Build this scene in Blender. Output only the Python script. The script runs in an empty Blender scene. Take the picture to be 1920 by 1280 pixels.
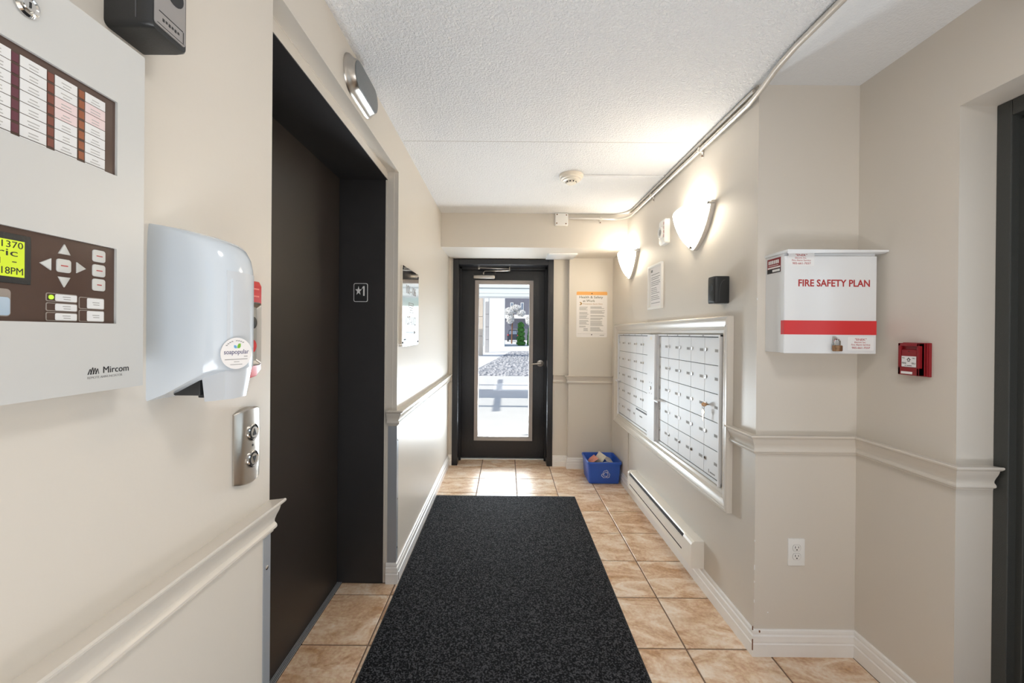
import bpy, bmesh, math, random
from mathutils import Vector, Matrix

random.seed(7)
SC = bpy.context.scene
COL = SC.collection
PI = math.pi

# ------------------------------------------------------------------ camera
F_PX = 774.79
YAW, PITCH, ROLL = math.radians(-0.181), math.radians(-0.138), math.radians(0.4866)
cam = bpy.data.cameras.new('camera')
cam.sensor_width = 36.0
cam.lens = F_PX / 1920 * 36
cam.shift_x = 11.84 / 1920
cam.shift_y = -13.61 / 1920
cam.clip_start = 0.02
cam_ob = bpy.data.objects.new('camera', cam)
COL.objects.link(cam_ob)
Myaw = Matrix(((math.cos(YAW), -math.sin(YAW), 0), (math.sin(YAW), math.cos(YAW), 0), (0, 0, 1)))
Mpit = Matrix(((1, 0, 0), (0, math.cos(PITCH), math.sin(PITCH)), (0, -math.sin(PITCH), math.cos(PITCH))))
R0 = Mpit @ Myaw
right0, fwd, up0 = Vector(R0[0]), Vector(R0[1]), Vector(R0[2])
rgt = math.cos(ROLL) * right0 + math.sin(ROLL) * up0
upv = -math.sin(ROLL) * right0 + math.cos(ROLL) * up0
m = Matrix.Identity(4)
for i in range(3):
    m[i][0], m[i][1], m[i][2] = rgt[i], upv[i], -fwd[i]
m[2][3] = 1.32
cam_ob.matrix_world = m
SC.camera = cam_ob

# ------------------------------------------------------------------ world, sun, lamps, exposure
SC.view_settings.view_transform = 'Standard'
SC.view_settings.look = 'None'
SC.view_settings.gamma = 1.0
SC.view_settings.use_curve_mapping = False
SC.view_settings.exposure = 0.36
SC.cycles.use_denoising = True
SC.cycles.max_bounces = 10
SC.cycles.diffuse_bounces = 6
SC.cycles.glossy_bounces = 5
SC.cycles.transmission_bounces = 6
SC.cycles.transparent_max_bounces = 10
SC.cycles.sample_clamp_indirect = 6.0
SC.cycles.caustics_reflective = False
SC.cycles.caustics_refractive = False

W = bpy.data.worlds.new('world')
SC.world = W
W.use_nodes = True
wn = W.node_tree.nodes
bg = wn['Background']
sky = wn.new('ShaderNodeTexSky')
sky.sky_type = 'NISHITA'
sky.sun_disc = False
sky.sun_elevation = math.radians(52)
sky.sun_rotation = math.radians(250)
sky.air_density = 1.0
sky.dust_density = 2.0
W.node_tree.links.new(sky.outputs[0], bg.inputs[0])
bg.inputs[1].default_value = 0.15

def add_light(name, kind, loc, energy, color=(1, 1, 1), rot=(0, 0, 0), **kw):
    l = bpy.data.lights.new(name, kind)
    l.energy = energy
    l.color = color
    for k, v in kw.items():
        setattr(l, k, v)
    o = bpy.data.objects.new(name, l)
    o.location = loc
    o.rotation_euler = rot
    COL.objects.link(o)
    return o

add_light('sun', 'SUN', (-6, 8, 9), 3.4, (1.0, 0.94, 0.85), (math.radians(25), math.radians(-40), 0), angle=math.radians(0.6))
add_light('added_lobby_fill', 'AREA', (0.45, -1.25, 0.03), 41, (0.88, 0.94, 1.0), (math.radians(180), 0, 0), shape='RECTANGLE', size=1.5, size_y=1.4)  # added upward fill behind the camera, out of view, to brighten the ceiling
add_light('side_door_daylight', 'AREA', (1.95, 0.80, 1.35), 5, (0.84, 0.92, 1.0), (0, math.radians(90), 0), shape='RECTANGLE', size=1.3, size_y=0.85)
add_light('exit_door_daylight', 'AREA', (-0.03, 4.66, 0.95), 5, (0.74, 0.87, 1.0), (math.radians(-105), 0, 0), shape='RECTANGLE', size=0.55, size_y=1.4)
add_light('exit_ground_bounce', 'AREA', (-0.03, 4.75, 0.5), 47, (0.88, 0.94, 1.0), (math.radians(-130), 0, 0), shape='RECTANGLE', size=0.6, size_y=0.6)
add_light('hall_ceiling_lamp', 'AREA', (0.55, 0.45, 2.3), 5.5, (1.0, 0.98, 0.95), (0, 0, 0), shape='DISK', size=0.35)
SCONCE_W = 2.6

# ------------------------------------------------------------------ materials
def srgb(r, g, b):
    def f(c):
        c /= 255
        return c / 12.92 if c <= 0.04045 else ((c + 0.055) / 1.055) ** 2.4
    return (f(r), f(g), f(b), 1)

def mat(name, color, rough=0.5, metal=0.0, spec=0.5, bump=0.0, bscale=200.0, var=0.0, vscale=8.0, coat=0.0, trans=0.0, emit=None, estr=0.0, stretch=None, alpha=None):
    M = bpy.data.materials.new(name)
    M.use_nodes = True
    nt = M.node_tree
    b = nt.nodes['Principled BSDF']
    b.inputs['Base Color'].default_value = color
    b.inputs['Roughness'].default_value = rough
    b.inputs['Metallic'].default_value = metal
    b.inputs['Specular IOR Level'].default_value = spec
    b.inputs['Coat Weight'].default_value = coat
    b.inputs['Transmission Weight'].default_value = trans
    if emit:
        b.inputs['Emission Color'].default_value = emit
        b.inputs['Emission Strength'].default_value = estr
    src = None
    if bump or var:
        tc = nt.nodes.new('ShaderNodeNewGeometry')
        src = tc.outputs['Position']
        if stretch:
            mp = nt.nodes.new('ShaderNodeMapping')
            mp.inputs['Scale'].default_value = stretch
            nt.links.new(src, mp.inputs[0])
            src = mp.outputs[0]
    if var:
        n = nt.nodes.new('ShaderNodeTexNoise')
        n.inputs['Scale'].default_value = vscale
        n.inputs['Detail'].default_value = 5
        nt.links.new(src, n.inputs['Vector'])
        mx = nt.nodes.new('ShaderNodeMix')
        mx.data_type = 'RGBA'
        mx.inputs[6].default_value = tuple(max(0, c * (1 - var)) for c in color[:3]) + (1,)
        mx.inputs[7].default_value = tuple(min(1, c * (1 + var)) for c in color[:3]) + (1,)
        nt.links.new(n.outputs['Fac'], mx.inputs[0])
        nt.links.new(mx.outputs[2], b.inputs['Base Color'])
    if bump:
        n2 = nt.nodes.new('ShaderNodeTexNoise')
        n2.inputs['Scale'].default_value = bscale
        n2.inputs['Detail'].default_value = 3
        nt.links.new(src, n2.inputs['Vector'])
        bp = nt.nodes.new('ShaderNodeBump')
        bp.inputs['Strength'].default_value = bump
        bp.inputs['Distance'].default_value = 0.002
        nt.links.new(n2.outputs['Fac'], bp.inputs['Height'])
        nt.links.new(bp.outputs[0], b.inputs['Normal'])
    return M

def popcorn_mat(name, color, strength, scale):
    M = mat(name, color, 0.9, spec=0.2)
    nt = M.node_tree
    b = nt.nodes['Principled BSDF']
    g = nt.nodes.new('ShaderNodeNewGeometry')
    n = nt.nodes.new('ShaderNodeTexNoise')
    n.inputs['Scale'].default_value = scale
    n.inputs['Detail'].default_value = 2.5
    n.inputs['Roughness'].default_value = 0.6
    nt.links.new(g.outputs['Position'], n.inputs['Vector'])
    r = nt.nodes.new('ShaderNodeValToRGB')
    r.color_ramp.elements[0].position = 0.38
    r.color_ramp.elements[1].position = 0.62
    nt.links.new(n.outputs['Fac'], r.inputs[0])
    bp = nt.nodes.new('ShaderNodeBump')
    bp.inputs['Strength'].default_value = strength
    bp.inputs['Distance'].default_value = 0.006
    nt.links.new(r.outputs[0], bp.inputs['Height'])
    nt.links.new(bp.outputs[0], b.inputs['Normal'])
    return M

def tile_mat():
    M = mat('beige_slate_tile', (0.5, 0.35, 0.22, 1), 0.36, spec=0.4)
    nt = M.node_tree
    b = nt.nodes['Principled BSDF']
    g = nt.nodes.new('ShaderNodeNewGeometry')
    oi = nt.nodes.new('ShaderNodeObjectInfo')
    ml = nt.nodes.new('ShaderNodeVectorMath')
    ml.operation = 'SCALE'
    comb = nt.nodes.new('ShaderNodeCombineXYZ')
    nt.links.new(oi.outputs['Random'], comb.inputs[0])
    nt.links.new(oi.outputs['Random'], comb.inputs[2])
    nt.links.new(comb.outputs[0], ml.inputs[0])
    ml.inputs[3].default_value = 37.0
    ad = nt.nodes.new('ShaderNodeVectorMath')
    nt.links.new(g.outputs['Position'], ad.inputs[0])
    nt.links.new(ml.outputs[0], ad.inputs[1])
    mp = nt.nodes.new('ShaderNodeMapping')
    mp.inputs['Rotation'].default_value = (0, 0, 0.9)
    mp.inputs['Scale'].default_value = (3.0, 6.5, 3.0)
    nt.links.new(ad.outputs[0], mp.inputs[0])
    n = nt.nodes.new('ShaderNodeTexNoise')
    n.inputs['Scale'].default_value = 1.5
    n.inputs['Detail'].default_value = 9
    n.inputs['Roughness'].default_value = 0.62
    n.inputs['Distortion'].default_value = 1.2
    nt.links.new(mp.outputs[0], n.inputs['Vector'])
    cr = nt.nodes.new('ShaderNodeValToRGB')
    e = cr.color_ramp.elements
    e[0].position = 0.34
    e[0].color = srgb(193, 150, 112)
    e[1].position = 0.66
    e[1].color = srgb(242, 226, 208)
    k = e.new(0.5)
    k.color = srgb(222, 193, 163)
    nt.links.new(n.outputs['Fac'], cr.inputs[0])
    n3 = nt.nodes.new('ShaderNodeTexNoise')
    n3.inputs['Scale'].default_value = 75
    n3.inputs['Detail'].default_value = 4
    nt.links.new(ad.outputs[0], n3.inputs['Vector'])
    mx = nt.nodes.new('ShaderNodeMix')
    mx.data_type = 'RGBA'
    mx.blend_type = 'OVERLAY'
    mx.inputs[0].default_value = 0.55
    nt.links.new(cr.outputs[0], mx.inputs[6])
    nt.links.new(n3.outputs['Fac'], mx.inputs[7])
    nt.links.new(mx.outputs[2], b.inputs['Base Color'])
    bp = nt.nodes.new('ShaderNodeBump')
    bp.inputs['Strength'].default_value = 0.25
    bp.inputs['Distance'].default_value = 0.003
    nt.links.new(n.outputs['Fac'], bp.inputs['Height'])
    nt.links.new(bp.outputs[0], b.inputs['Normal'])
    return M

def carpet_mat():
    M = mat('black_carpet', (0.01, 0.01, 0.011, 1), 0.95, spec=0.15)
    nt = M.node_tree
    b = nt.nodes['Principled BSDF']
    g = nt.nodes.new('ShaderNodeNewGeometry')
    n = nt.nodes.new('ShaderNodeTexNoise')
    n.inputs['Scale'].default_value = 150
    n.inputs['Detail'].default_value = 2
    nt.links.new(g.outputs['Position'], n.inputs['Vector'])
    cr = nt.nodes.new('ShaderNodeValToRGB')
    e = cr.color_ramp.elements
    e[0].position = 0.46
    e[0].color = (0.005, 0.005, 0.006, 1)
    e[1].position = 0.66
    e[1].color = (0.085, 0.085, 0.092, 1)
    nt.links.new(n.outputs['Fac'], cr.inputs[0])
    nt.links.new(cr.outputs[0], b.inputs['Base Color'])
    bp = nt.nodes.new('ShaderNodeBump')
    bp.inputs['Strength'].default_value = 0.9
    bp.inputs['Distance'].default_value = 0.006
    nt.links.new(n.outputs['Fac'], bp.inputs['Height'])
    nt.links.new(bp.outputs[0], b.inputs['Normal'])
    return M

def glass_mat():
    M = bpy.data.materials.new('door_glass')
    M.use_nodes = True
    nt = M.node_tree
    nt.nodes.remove(nt.nodes['Principled BSDF'])
    out = nt.nodes['Material Output']
    t = nt.nodes.new('ShaderNodeBsdfTransparent')
    t.inputs[0].default_value = (0.96, 0.98, 0.98, 1)
    gl = nt.nodes.new('ShaderNodeBsdfGlossy')
    gl.inputs['Roughness'].default_value = 0.02
    fr = nt.nodes.new('ShaderNodeFresnel')
    fr.inputs[0].default_value = 1.45
    mx = nt.nodes.new('ShaderNodeMixShader')
    hf = nt.nodes.new('ShaderNodeMath')
    hf.operation = 'MULTIPLY'
    hf.inputs[1].default_value = 0.45
    nt.links.new(fr.outputs[0], hf.inputs[0])
    nt.links.new(hf.outputs[0], mx.inputs[0])
    nt.links.new(t.outputs[0], mx.inputs[1])
    nt.links.new(gl.outputs[0], mx.inputs[2])
    nt.links.new(mx.outputs[0], out.inputs[0])
    return M

def shade_mat():
    M = bpy.data.materials.new('alabaster_glass')
    M.use_nodes = True
    nt = M.node_tree
    nt.nodes.remove(nt.nodes['Principled BSDF'])
    out = nt.nodes['Material Output']
    g = nt.nodes.new('ShaderNodeNewGeometry')
    n = nt.nodes.new('ShaderNodeTexNoise')
    n.inputs['Scale'].default_value = 14
    n.inputs['Detail'].default_value = 3
    n.inputs['Distortion'].default_value = 2.0
    nt.links.new(g.outputs['Position'], n.inputs['Vector'])
    cr = nt.nodes.new('ShaderNodeValToRGB')
    e = cr.color_ramp.elements
    e[0].position = 0.35
    e[0].color = (1.0, 0.92, 0.78, 1)
    e[1].position = 0.6
    e[1].color = (1.0, 0.965, 0.89, 1)
    nt.links.new(n.outputs['Fac'], cr.inputs[0])
    em = nt.nodes.new('ShaderNodeEmission')
    em.inputs[1].default_value = 6.4
    nt.links.new(cr.outputs[0], em.inputs[0])
    tl = nt.nodes.new('ShaderNodeBsdfTranslucent')
    tl.inputs[0].default_value = (0.9, 0.85, 0.75, 1)
    ad = nt.nodes.new('ShaderNodeAddShader')
    nt.links.new(em.outputs[0], ad.inputs[0])
    nt.links.new(tl.outputs[0], ad.inputs[1])
    nt.links.new(ad.outputs[0], out.inputs[0])
    return M

m_wall = mat('beige_wall_paint', srgb(217, 210, 200), 0.40, spec=0.45, bump=0.10, bscale=90)
m_ceil = popcorn_mat('popcorn_ceiling', srgb(242, 242, 243), 0.7, 120)
m_ceil2 = popcorn_mat('smooth_ceiling', srgb(230, 231, 232), 0.22, 120)
m_seam = mat('ceiling_seam', srgb(190, 184, 178), 0.9)
m_tile = tile_mat()
m_grout = mat('grout', srgb(128, 104, 86), 0.9, var=0.12, vscale=30)
m_carpet = carpet_mat()
m_rubber = mat('black_rubber', (0.012, 0.012, 0.013, 1), 0.7)
m_trim = mat('glossy_cream_trim', srgb(219, 212, 202), 0.26, spec=0.5, bump=0.05, bscale=60)
m_base = mat('white_baseboard_paint', srgb(241, 239, 236), 0.33, spec=0.5, bump=0.08, bscale=70, var=0.05, vscale=14)
m_chip = mat('bare_wood_chip', srgb(120, 78, 48), 0.8)
m_black = mat('black_door_paint', (0.017, 0.017, 0.020, 1), 0.26, spec=0.5, bump=0.6, bscale=28, stretch=(9, 9, 1.6))
m_elev = mat('dark_elevator_steel', (0.033, 0.031, 0.032, 1), 0.42, spec=0.5, bump=0.12, bscale=300, var=0.25, vscale=4)
m_elevdoor = mat('dark_brown_elevator_door', (0.030, 0.023, 0.019, 1), 0.42, spec=0.45, var=0.18, vscale=3)
m_gap = mat('dark_gap', (0.004, 0.004, 0.004, 1), 0.9)
m_alu = mat('aluminium', srgb(172, 176, 182), 0.38, metal=0.35, bump=0.05, bscale=300)
m_aluw = mat('pale_anodised_aluminium', srgb(232, 233, 235), 0.55, metal=0.1, spec=0.3)
m_chrome = mat('chrome', srgb(225, 224, 222), 0.10, metal=1.0)
m_nickel = mat('brushed_nickel', srgb(190, 184, 176), 0.28, metal=1.0, bump=0.10, bscale=120, stretch=(1, 1, 25))
m_brass = mat('worn_brass', srgb(165, 128, 96), 0.30, metal=1.0)
m_wplastic = mat('white_plastic', srgb(238, 237, 234), 0.35)
m_wmetal = mat('white_enamel_metal', srgb(236, 238, 240), 0.20, spec=0.5)
m_panel = mat('offwhite_steel_enclosure', srgb(203, 203, 201), 0.32, spec=0.45)
m_window = mat('brown_tinted_window', srgb(84, 66, 58), 0.12, spec=0.5, var=0.15, vscale=12)
m_label = mat('label_paper', srgb(226, 226, 226), 0.5)
m_labelpink = mat('pink_label_paper', srgb(228, 208, 208), 0.5)
m_leds = [mat('led_window_reflection', srgb(*c_), 0.3) for c_ in ((92, 60, 84), (96, 56, 78), (104, 52, 66), (98, 52, 64), (122, 68, 56), (146, 84, 54))]  # reflections on the film painted in, purple to orange by column
m_ledg = mat('green_led', srgb(150, 220, 40), 0.3, emit=(0.45, 0.9, 0.05, 1), estr=0.7)
m_lcd = mat('lit_lcd', srgb(170, 190, 30), 0.3, emit=(0.42, 0.50, 0.03, 1), estr=0.55, var=0.2, vscale=40)
m_key = mat('grey_keypad_button', srgb(206, 206, 202), 0.4)
m_keyedge = mat('keypad_outline', srgb(150, 140, 132), 0.4)
m_blue_key = mat('pale_blue_button', srgb(176, 196, 214), 0.4)
m_ink = mat('dark_ink', (0.02, 0.02, 0.022, 1), 0.6)
m_inkgrey = mat('grey_print', srgb(150, 148, 146), 0.7)
m_inkpale = mat('pale_grey_print', srgb(176, 174, 172), 0.7)
m_inkred = mat('red_print', srgb(178, 52, 52), 0.6)
m_soap = mat('milky_plastic', srgb(206, 214, 222), 0.16, spec=0.55, coat=0.3)
m_soapgrey = mat('pale_grey_plastic', srgb(204, 208, 213), 0.25)
m_blackpl = mat('black_plastic', (0.018, 0.019, 0.02, 1), 0.35, bump=0.1, bscale=400)
m_greypl = mat('grey_faceplate', srgb(150, 146, 144), 0.4)
m_red = mat('red_enamel', srgb(206, 38, 34), 0.35)
m_dred = mat('dark_red_enamel', srgb(140, 26, 34), 0.35)
m_stripe = mat('red_stripe', srgb(214, 52, 54), 0.3)
m_white = mat('white_paint_mark', srgb(240, 240, 240), 0.5)
m_paper = mat('white_paper', srgb(238, 234, 232), 0.6)
m_orange = mat('orange_print', srgb(236, 172, 92), 0.5)
m_green = mat('green_print', srgb(120, 182, 50), 0.5)
m_blueprint = mat('blue_print', srgb(110, 170, 215), 0.5)
m_purple = mat('purple_print', srgb(104, 98, 130), 0.5)
m_bin = mat('blue_plastic', srgb(42, 90, 188), 0.34)
m_binmark = mat('white_moulded_mark', srgb(210, 216, 232), 0.5)
m_mirror = mat('mirror_polished_plate', srgb(232, 228, 222), 0.07, metal=1.0)
m_glass = glass_mat()
m_shade = shade_mat()
m_dframe = mat('grey_glazing_bead', srgb(176, 168, 164), 0.45)
m_heater = mat('heater_enamel', srgb(242, 238, 230), 0.35)
m_conduit = mat('galvanised_conduit', srgb(214, 210, 204), 0.28, metal=0.7)
m_detector = mat('ivory_plastic', srgb(236, 228, 214), 0.4)
m_lens = mat('dark_smoked_lens', srgb(112, 116, 118), 0.35, bump=0.5, bscale=240)
m_wood = mat('raw_plywood', srgb(186, 158, 132), 0.7)
m_bulbglass = mat('clear_fixture_glass', srgb(220, 226, 228), 0.1, trans=0.7)
m_concrete = mat('pale_concrete', srgb(214, 212, 208), 0.9, var=0.06, vscale=3)
m_lot = mat('bleached_asphalt', srgb(222, 221, 220), 0.9, var=0.05, vscale=0.8)
m_rock = mat('pale_stone', srgb(176, 176, 180), 0.9, var=0.45, vscale=9)
m_mulch = mat('gravel_base', srgb(150, 151, 156), 0.95, var=0.4, vscale=9)
m_blockb = mat('beige_concrete_block', srgb(214, 200, 186), 0.9, var=0.06, vscale=5)
m_blockg = mat('grey_concrete_block', srgb(176, 174, 176), 0.9, var=0.06, vscale=5)
m_stucco = mat('white_stucco', srgb(232, 232, 230), 0.9)
m_dkbrick = mat('dark_grey_cladding', srgb(112, 112, 124), 0.9, var=0.2, vscale=2)
m_fascia = mat('white_fascia_board', srgb(226, 230, 230), 0.8)
m_hedge = mat('hedge_leaves', srgb(96, 160, 72), 0.8, var=0.4, vscale=6)
m_bloom = mat('white_blossom', srgb(236, 234, 232), 0.9)
m_suv = mat('dark_car_paint', srgb(52, 57, 70), 0.3)
m_suvglass = mat('car_window', srgb(120, 132, 150), 0.1)

# ------------------------------------------------------------------ builders
class MB:
    """collects faces, links them as one mesh object"""
    def __init__(s):
        s.v, s.f, s.mi, s.cur = [], [], [], 0
    def use(s, i):
        s.cur = i
        return s
    def add(s, vs, fs):
        b = len(s.v)
        s.v += [tuple(p) for p in vs]
        for f in fs:
            s.f.append([b + i for i in f])
            s.mi.append(s.cur)
    def box(s, x0, x1, y0, y1, z0, z1, bev=0.0):
        x0, x1 = min(x0, x1), max(x0, x1)
        y0, y1 = min(y0, y1), max(y0, y1)
        z0, z1 = min(z0, z1), max(z0, z1)
        bm = bmesh.new()
        bmesh.ops.create_cube(bm, size=1)
        for v in bm.verts:
            v.co = Vector(((x0 + x1) / 2 + v.co.x * (x1 - x0), (y0 + y1) / 2 + v.co.y * (y1 - y0), (z0 + z1) / 2 + v.co.z * (z1 - z0)))
        if bev > 0:
            bmesh.ops.bevel(bm, geom=list(bm.edges), offset=bev, segments=2, affect='EDGES', profile=0.5)
        s.bm(bm)
    def bm(s, bm):
        bm.verts.index_update()
        s.add([v.co[:] for v in bm.verts], [[v.index for v in f.verts] for f in bm.faces])
        bm.free()
    def loft(s, rings, cap0=True, cap1=True, closed=True):
        n = len(rings[0])
        vs = [p for r in rings for p in r]
        fs = []
        for k in range(len(rings) - 1):
            for i in range(n if closed else n - 1):
                j = (i + 1) % n
                fs.append([k * n + i, k * n + j, (k + 1) * n + j, (k + 1) * n + i])
        if cap0:
            fs.append(list(range(n))[::-1])
        if cap1:
            fs.append([(len(rings) - 1) * n + i for i in range(n)])
        s.add(vs, fs)
    def plate(s, pts, yb, yf, bev=0.0):
        """pts in local x,z; from yb (back) to yf (front, more negative)"""
        cx = sum(p[0] for p in pts) / len(pts)
        cz = sum(p[1] for p in pts) / len(pts)
        rings = [[(x, yb, z) for x, z in pts]]
        if bev:
            rings.append([(x, yf + bev, z) for x, z in pts])
            w = max(abs(p[0] - cx) for p in pts)
            h = max(abs(p[1] - cz) for p in pts)
            fx, fz = max(0.05, 1 - bev / max(w, 1e-6)), max(0.05, 1 - bev / max(h, 1e-6))
            rings.append([(cx + (x - cx) * (1 - (1 - fx) * 0.35), yf + bev * 0.3, cz + (z - cz) * (1 - (1 - fz) * 0.35)) for x, z in pts])
            rings.append([(cx + (x - cx) * fx, yf, cz + (z - cz) * fz) for x, z in pts])
        else:
            rings.append([(x, yf, z) for x, z in pts])
        s.loft(rings)
    def tube(s, path, r, n=10, caps=True):
        path = [Vector(p) for p in path]
        rings = []
        prev = None
        for i, p in enumerate(path):
            t = (path[min(i + 1, len(path) - 1)] - path[max(i - 1, 0)]).normalized()
            if prev is None:
                a = Vector((0, 0, 1)) if abs(t.z) < 0.9 else Vector((1, 0, 0))
                u = t.cross(a).normalized()
            else:
                u = (prev - t * prev.dot(t)).normalized()
            prev = u
            w = t.cross(u)
            rr = r[i] if isinstance(r, (list, tuple)) else r
            rings.append([tuple(p + (u * math.cos(2 * PI * k / n) + w * math.sin(2 * PI * k / n)) * rr) for k in range(n)])
        s.loft(rings, caps, caps)
    def lathe(s, prof, org, axis='-y', n=24):
        """prof: list of (radius, height along axis)"""
        rings = []
        for r, h in prof:
            ring = []
            for k in range(n):
                a = 2 * PI * k / n
                c, d = r * math.cos(a), r * math.sin(a)
                if axis == '-y':
                    ring.append((org[0] + c, org[1] - h, org[2] + d))
                elif axis == 'z':
                    ring.append((org[0] + c, org[1] + d, org[2] + h))
                elif axis == 'x':
                    ring.append((org[0] + h, org[1] + c, org[2] + d))
            rings.append(ring)
        s.loft(rings)
    def text(s, t, x0, x1, z0, z1, y, th=0.0006, bold=0.0):
        vs, fs = text_mesh(t, bold)
        xs = [v[0] for v in vs]
        ys = [v[1] for v in vs]
        ax, bx, az, bz = min(xs), max(xs), min(ys), max(ys)
        out = [(x0 + (v[0] - ax) / (bx - ax) * (x1 - x0), y - v[2] * th, z0 + (v[1] - az) / max(1e-6, bz - az) * (z1 - z0)) for v in vs]
        s.add(out, fs)
    def build(s, name, mats, parent=None, smooth=30, label=None):
        me = bpy.data.meshes.new(name)
        me.from_pydata(s.v, [], s.f)
        bm = bmesh.new()
        bm.from_mesh(me)
        bmesh.ops.recalc_face_normals(bm, faces=bm.faces)
        bm.to_mesh(me)
        bm.free()
        if not isinstance(mats, (list, tuple)):
            mats = [mats]
        for q in mats:
            me.materials.append(q)
        if len(mats) > 1:
            me.polygons.foreach_set('material_index', s.mi)
        if smooth:
            me.polygons.foreach_set('use_smooth', [True] * len(me.polygons))
            me.set_sharp_from_angle(angle=math.radians(smooth))
        me.update()
        o = bpy.data.objects.new(name, me)
        COL.objects.link(o)
        if parent:
            o.parent = parent
        if label:
            o['label'] = label
        return o

_tx = {}
def text_mesh(t, bold):
    if (t, bold) in _tx:
        return _tx[(t, bold)]
    cu = bpy.data.curves.new('lettering', 'FONT')
    cu.body = t
    cu.extrude = 0.5
    cu.resolution_u = 3
    cu.offset = bold
    cu.align_x = 'CENTER'
    ob = bpy.data.objects.new('lettering', cu)
    COL.objects.link(ob)
    bpy.context.view_layer.update()
    me = bpy.data.meshes.new_from_object(ob.evaluated_get(bpy.context.evaluated_depsgraph_get()))
    r = ([(v.co.x, v.co.y, v.co.z + 0.5) for v in me.vertices], [list(p.vertices) for p in me.polygons])
    bpy.data.objects.remove(ob)
    bpy.data.curves.remove(cu)
    bpy.data.meshes.remove(me)
    _tx[(t, bold)] = r
    return r

def rrect(x0, x1, z0, z1, r, n=5):
    pts = []
    for cx, cz, a0 in ((x1 - r, z1 - r, 0), (x0 + r, z1 - r, PI / 2), (x0 + r, z0 + r, PI), (x1 - r, z0 + r, 1.5 * PI)):
        for k in range(n + 1):
            a = a0 + PI / 2 * k / n
            pts.append((cx + r * math.cos(a), cz + r * math.sin(a)))
    return pts

def disc(cx, cz, r, n=24, rz=None):
    rz = rz or r
    return [(cx + r * math.cos(2 * PI * k / n), cz + rz * math.sin(2 * PI * k / n)) for k in range(n)]

def tag(o, label, cat=None, group=None, kind=None):
    o['label'] = label
    if cat:
        o['category'] = cat
    if group:
        o['group'] = group
    if kind:
        o['kind'] = kind
    return o

def thing(name, label, cat, loc=(0, 0, 0), rz=0.0, group=None, kind=None):
    o = bpy.data.objects.new(name, None)
    o.empty_display_size = 0.05
    COL.objects.link(o)
    o.location = loc
    o.rotation_euler = (0, 0, rz)
    return tag(o, label, cat, group, kind)

def copy_tree(o, parent=None):
    c = o.copy()
    COL.objects.link(c)
    c.parent = parent
    for ch in list(o.children):
        copy_tree(ch, c)
    return c

def lines(mb, x0, x1, z1, n, pitch, h, y, rnd, jag=0.35):
    """rows of greeked small print: thin raised strips"""
    for k in range(n):
        z = z1 - k * pitch
        e = x1 - (x1 - x0) * jag * rnd.random()
        mb.box(x0, e, y, y - 0.0004, z - h, z)

LEFT, RIGHT, BACK = PI / 2, -PI / 2, 0.0      # rotation of things hung on each wall
XL, XR, XR2 = -0.577, 1.033, 1.448
YN, YF = 1.007, 2.174                        # elevator opening
Y1 = 1.712                                   # small wall with the cabinet
YB, YB2, YH = 4.12, 4.05, 3.566
ZC, ZH = 2.354, 2.06
YO, ZO = 1.333, 2.062                        # right-hand doorway

# ------------------------------------------------------------------ the shell
b = MB()
b.box(-1.0, XL, -2.4, YN, 0, ZC)
b.box(XL - 0.055, XL, YN, YF, 2.162, ZC)
b.box(-1.0, XL - 0.055, YN, YF, 2.16, ZC)
b.box(-1.0, XL, YF, 4.5, 0, ZC)
tag(b.build('wall_left', m_wall, smooth=0), 'beige painted wall pierced by the elevator opening', 'wall', kind='structure')

b = MB()
b.box(XR, XR + 0.45, Y1, YB2, 0, ZC)
tag(b.build('wall_right', m_wall, smooth=0), 'beige wall that holds the mailboxes and the two sconces', 'wall', kind='structure')
b = MB()
b.box(XR + 0.45, XR2 + 0.40, YO, Y1 + 0.3, 0, ZC)
b.box(XR2, XR + 0.45, YO, Y1, 0, ZC)
b.box(XR2, XR2 + 0.40, 0.30, YO, ZO, ZC)
b.box(XR2, XR2 + 0.40, -2.4, 0.30, 0, ZC)
tag(b.build('wall_side', m_wall, smooth=0), 'beige wall with red pull station beside the dark doorway', 'wall', kind='structure')

b = MB()
b.box(0.46, 0.606, YB, YB + 0.3, 0, ZH)
b.box(0.606, XR + 0.02, YB2, YB + 0.3, 0, ZH)
b.box(XL, -0.541, YB, YB + 0.3, 0, ZH)
b.box(XL, XR + 0.02, YB + 0.28, YB + 0.34, ZH - 0.02, ZC + 0.05)
tag(b.build('wall_back', m_wall, smooth=0), 'beige end wall around the glazed exit door', 'wall', kind='structure')
b = MB()
b.box(XL, XR, YH, YB + 0.3, ZH, ZC)
tag(b.build('wall_header', m_wall, smooth=0), 'boxed beige bulkhead above the exit door', 'bulkhead', kind='structure')
b = MB()
b.box(XL, -0.2, -2.5, -2.4, 0, ZC)
b.box(1.4, XR2, -2.5, -2.4, 0, ZC)
b.box(-0.2, 1.4, -2.5, -2.4, 2.3, ZC)
tag(b.build('wall_front', m_wall, smooth=0), 'beige wall behind the viewer around the lobby entrance opening', 'wall', kind='structure')

b = MB()
b.box(-1.0, 1.02, -2.5, YB + 0.3, ZC, ZC + 0.12)
b.box(1.02, XR2 + 0.4, Y1, YB, ZC, ZC + 0.12)
tag(b.build('ceiling', m_ceil, smooth=0), 'white stippled ceiling over the hallway', 'ceiling', kind='structure')
b = MB()
b.box(1.02, XR2 + 0.4, -2.5, Y1, ZC, ZC + 0.12)
tag(b.build('ceiling_side', m_ceil2, smooth=0), 'smoother grey white ceiling strip above the side doorway', 'ceiling', kind='structure')
b = MB()
b.box(XL + 0.01, 0.99, 2.232, 2.2345, ZC - 0.0006, ZC + 0.001)
tag(b.build('trim_20', m_seam, smooth=0), 'hairline joint across the stippled ceiling', 'ceiling joint', kind='structure')

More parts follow.
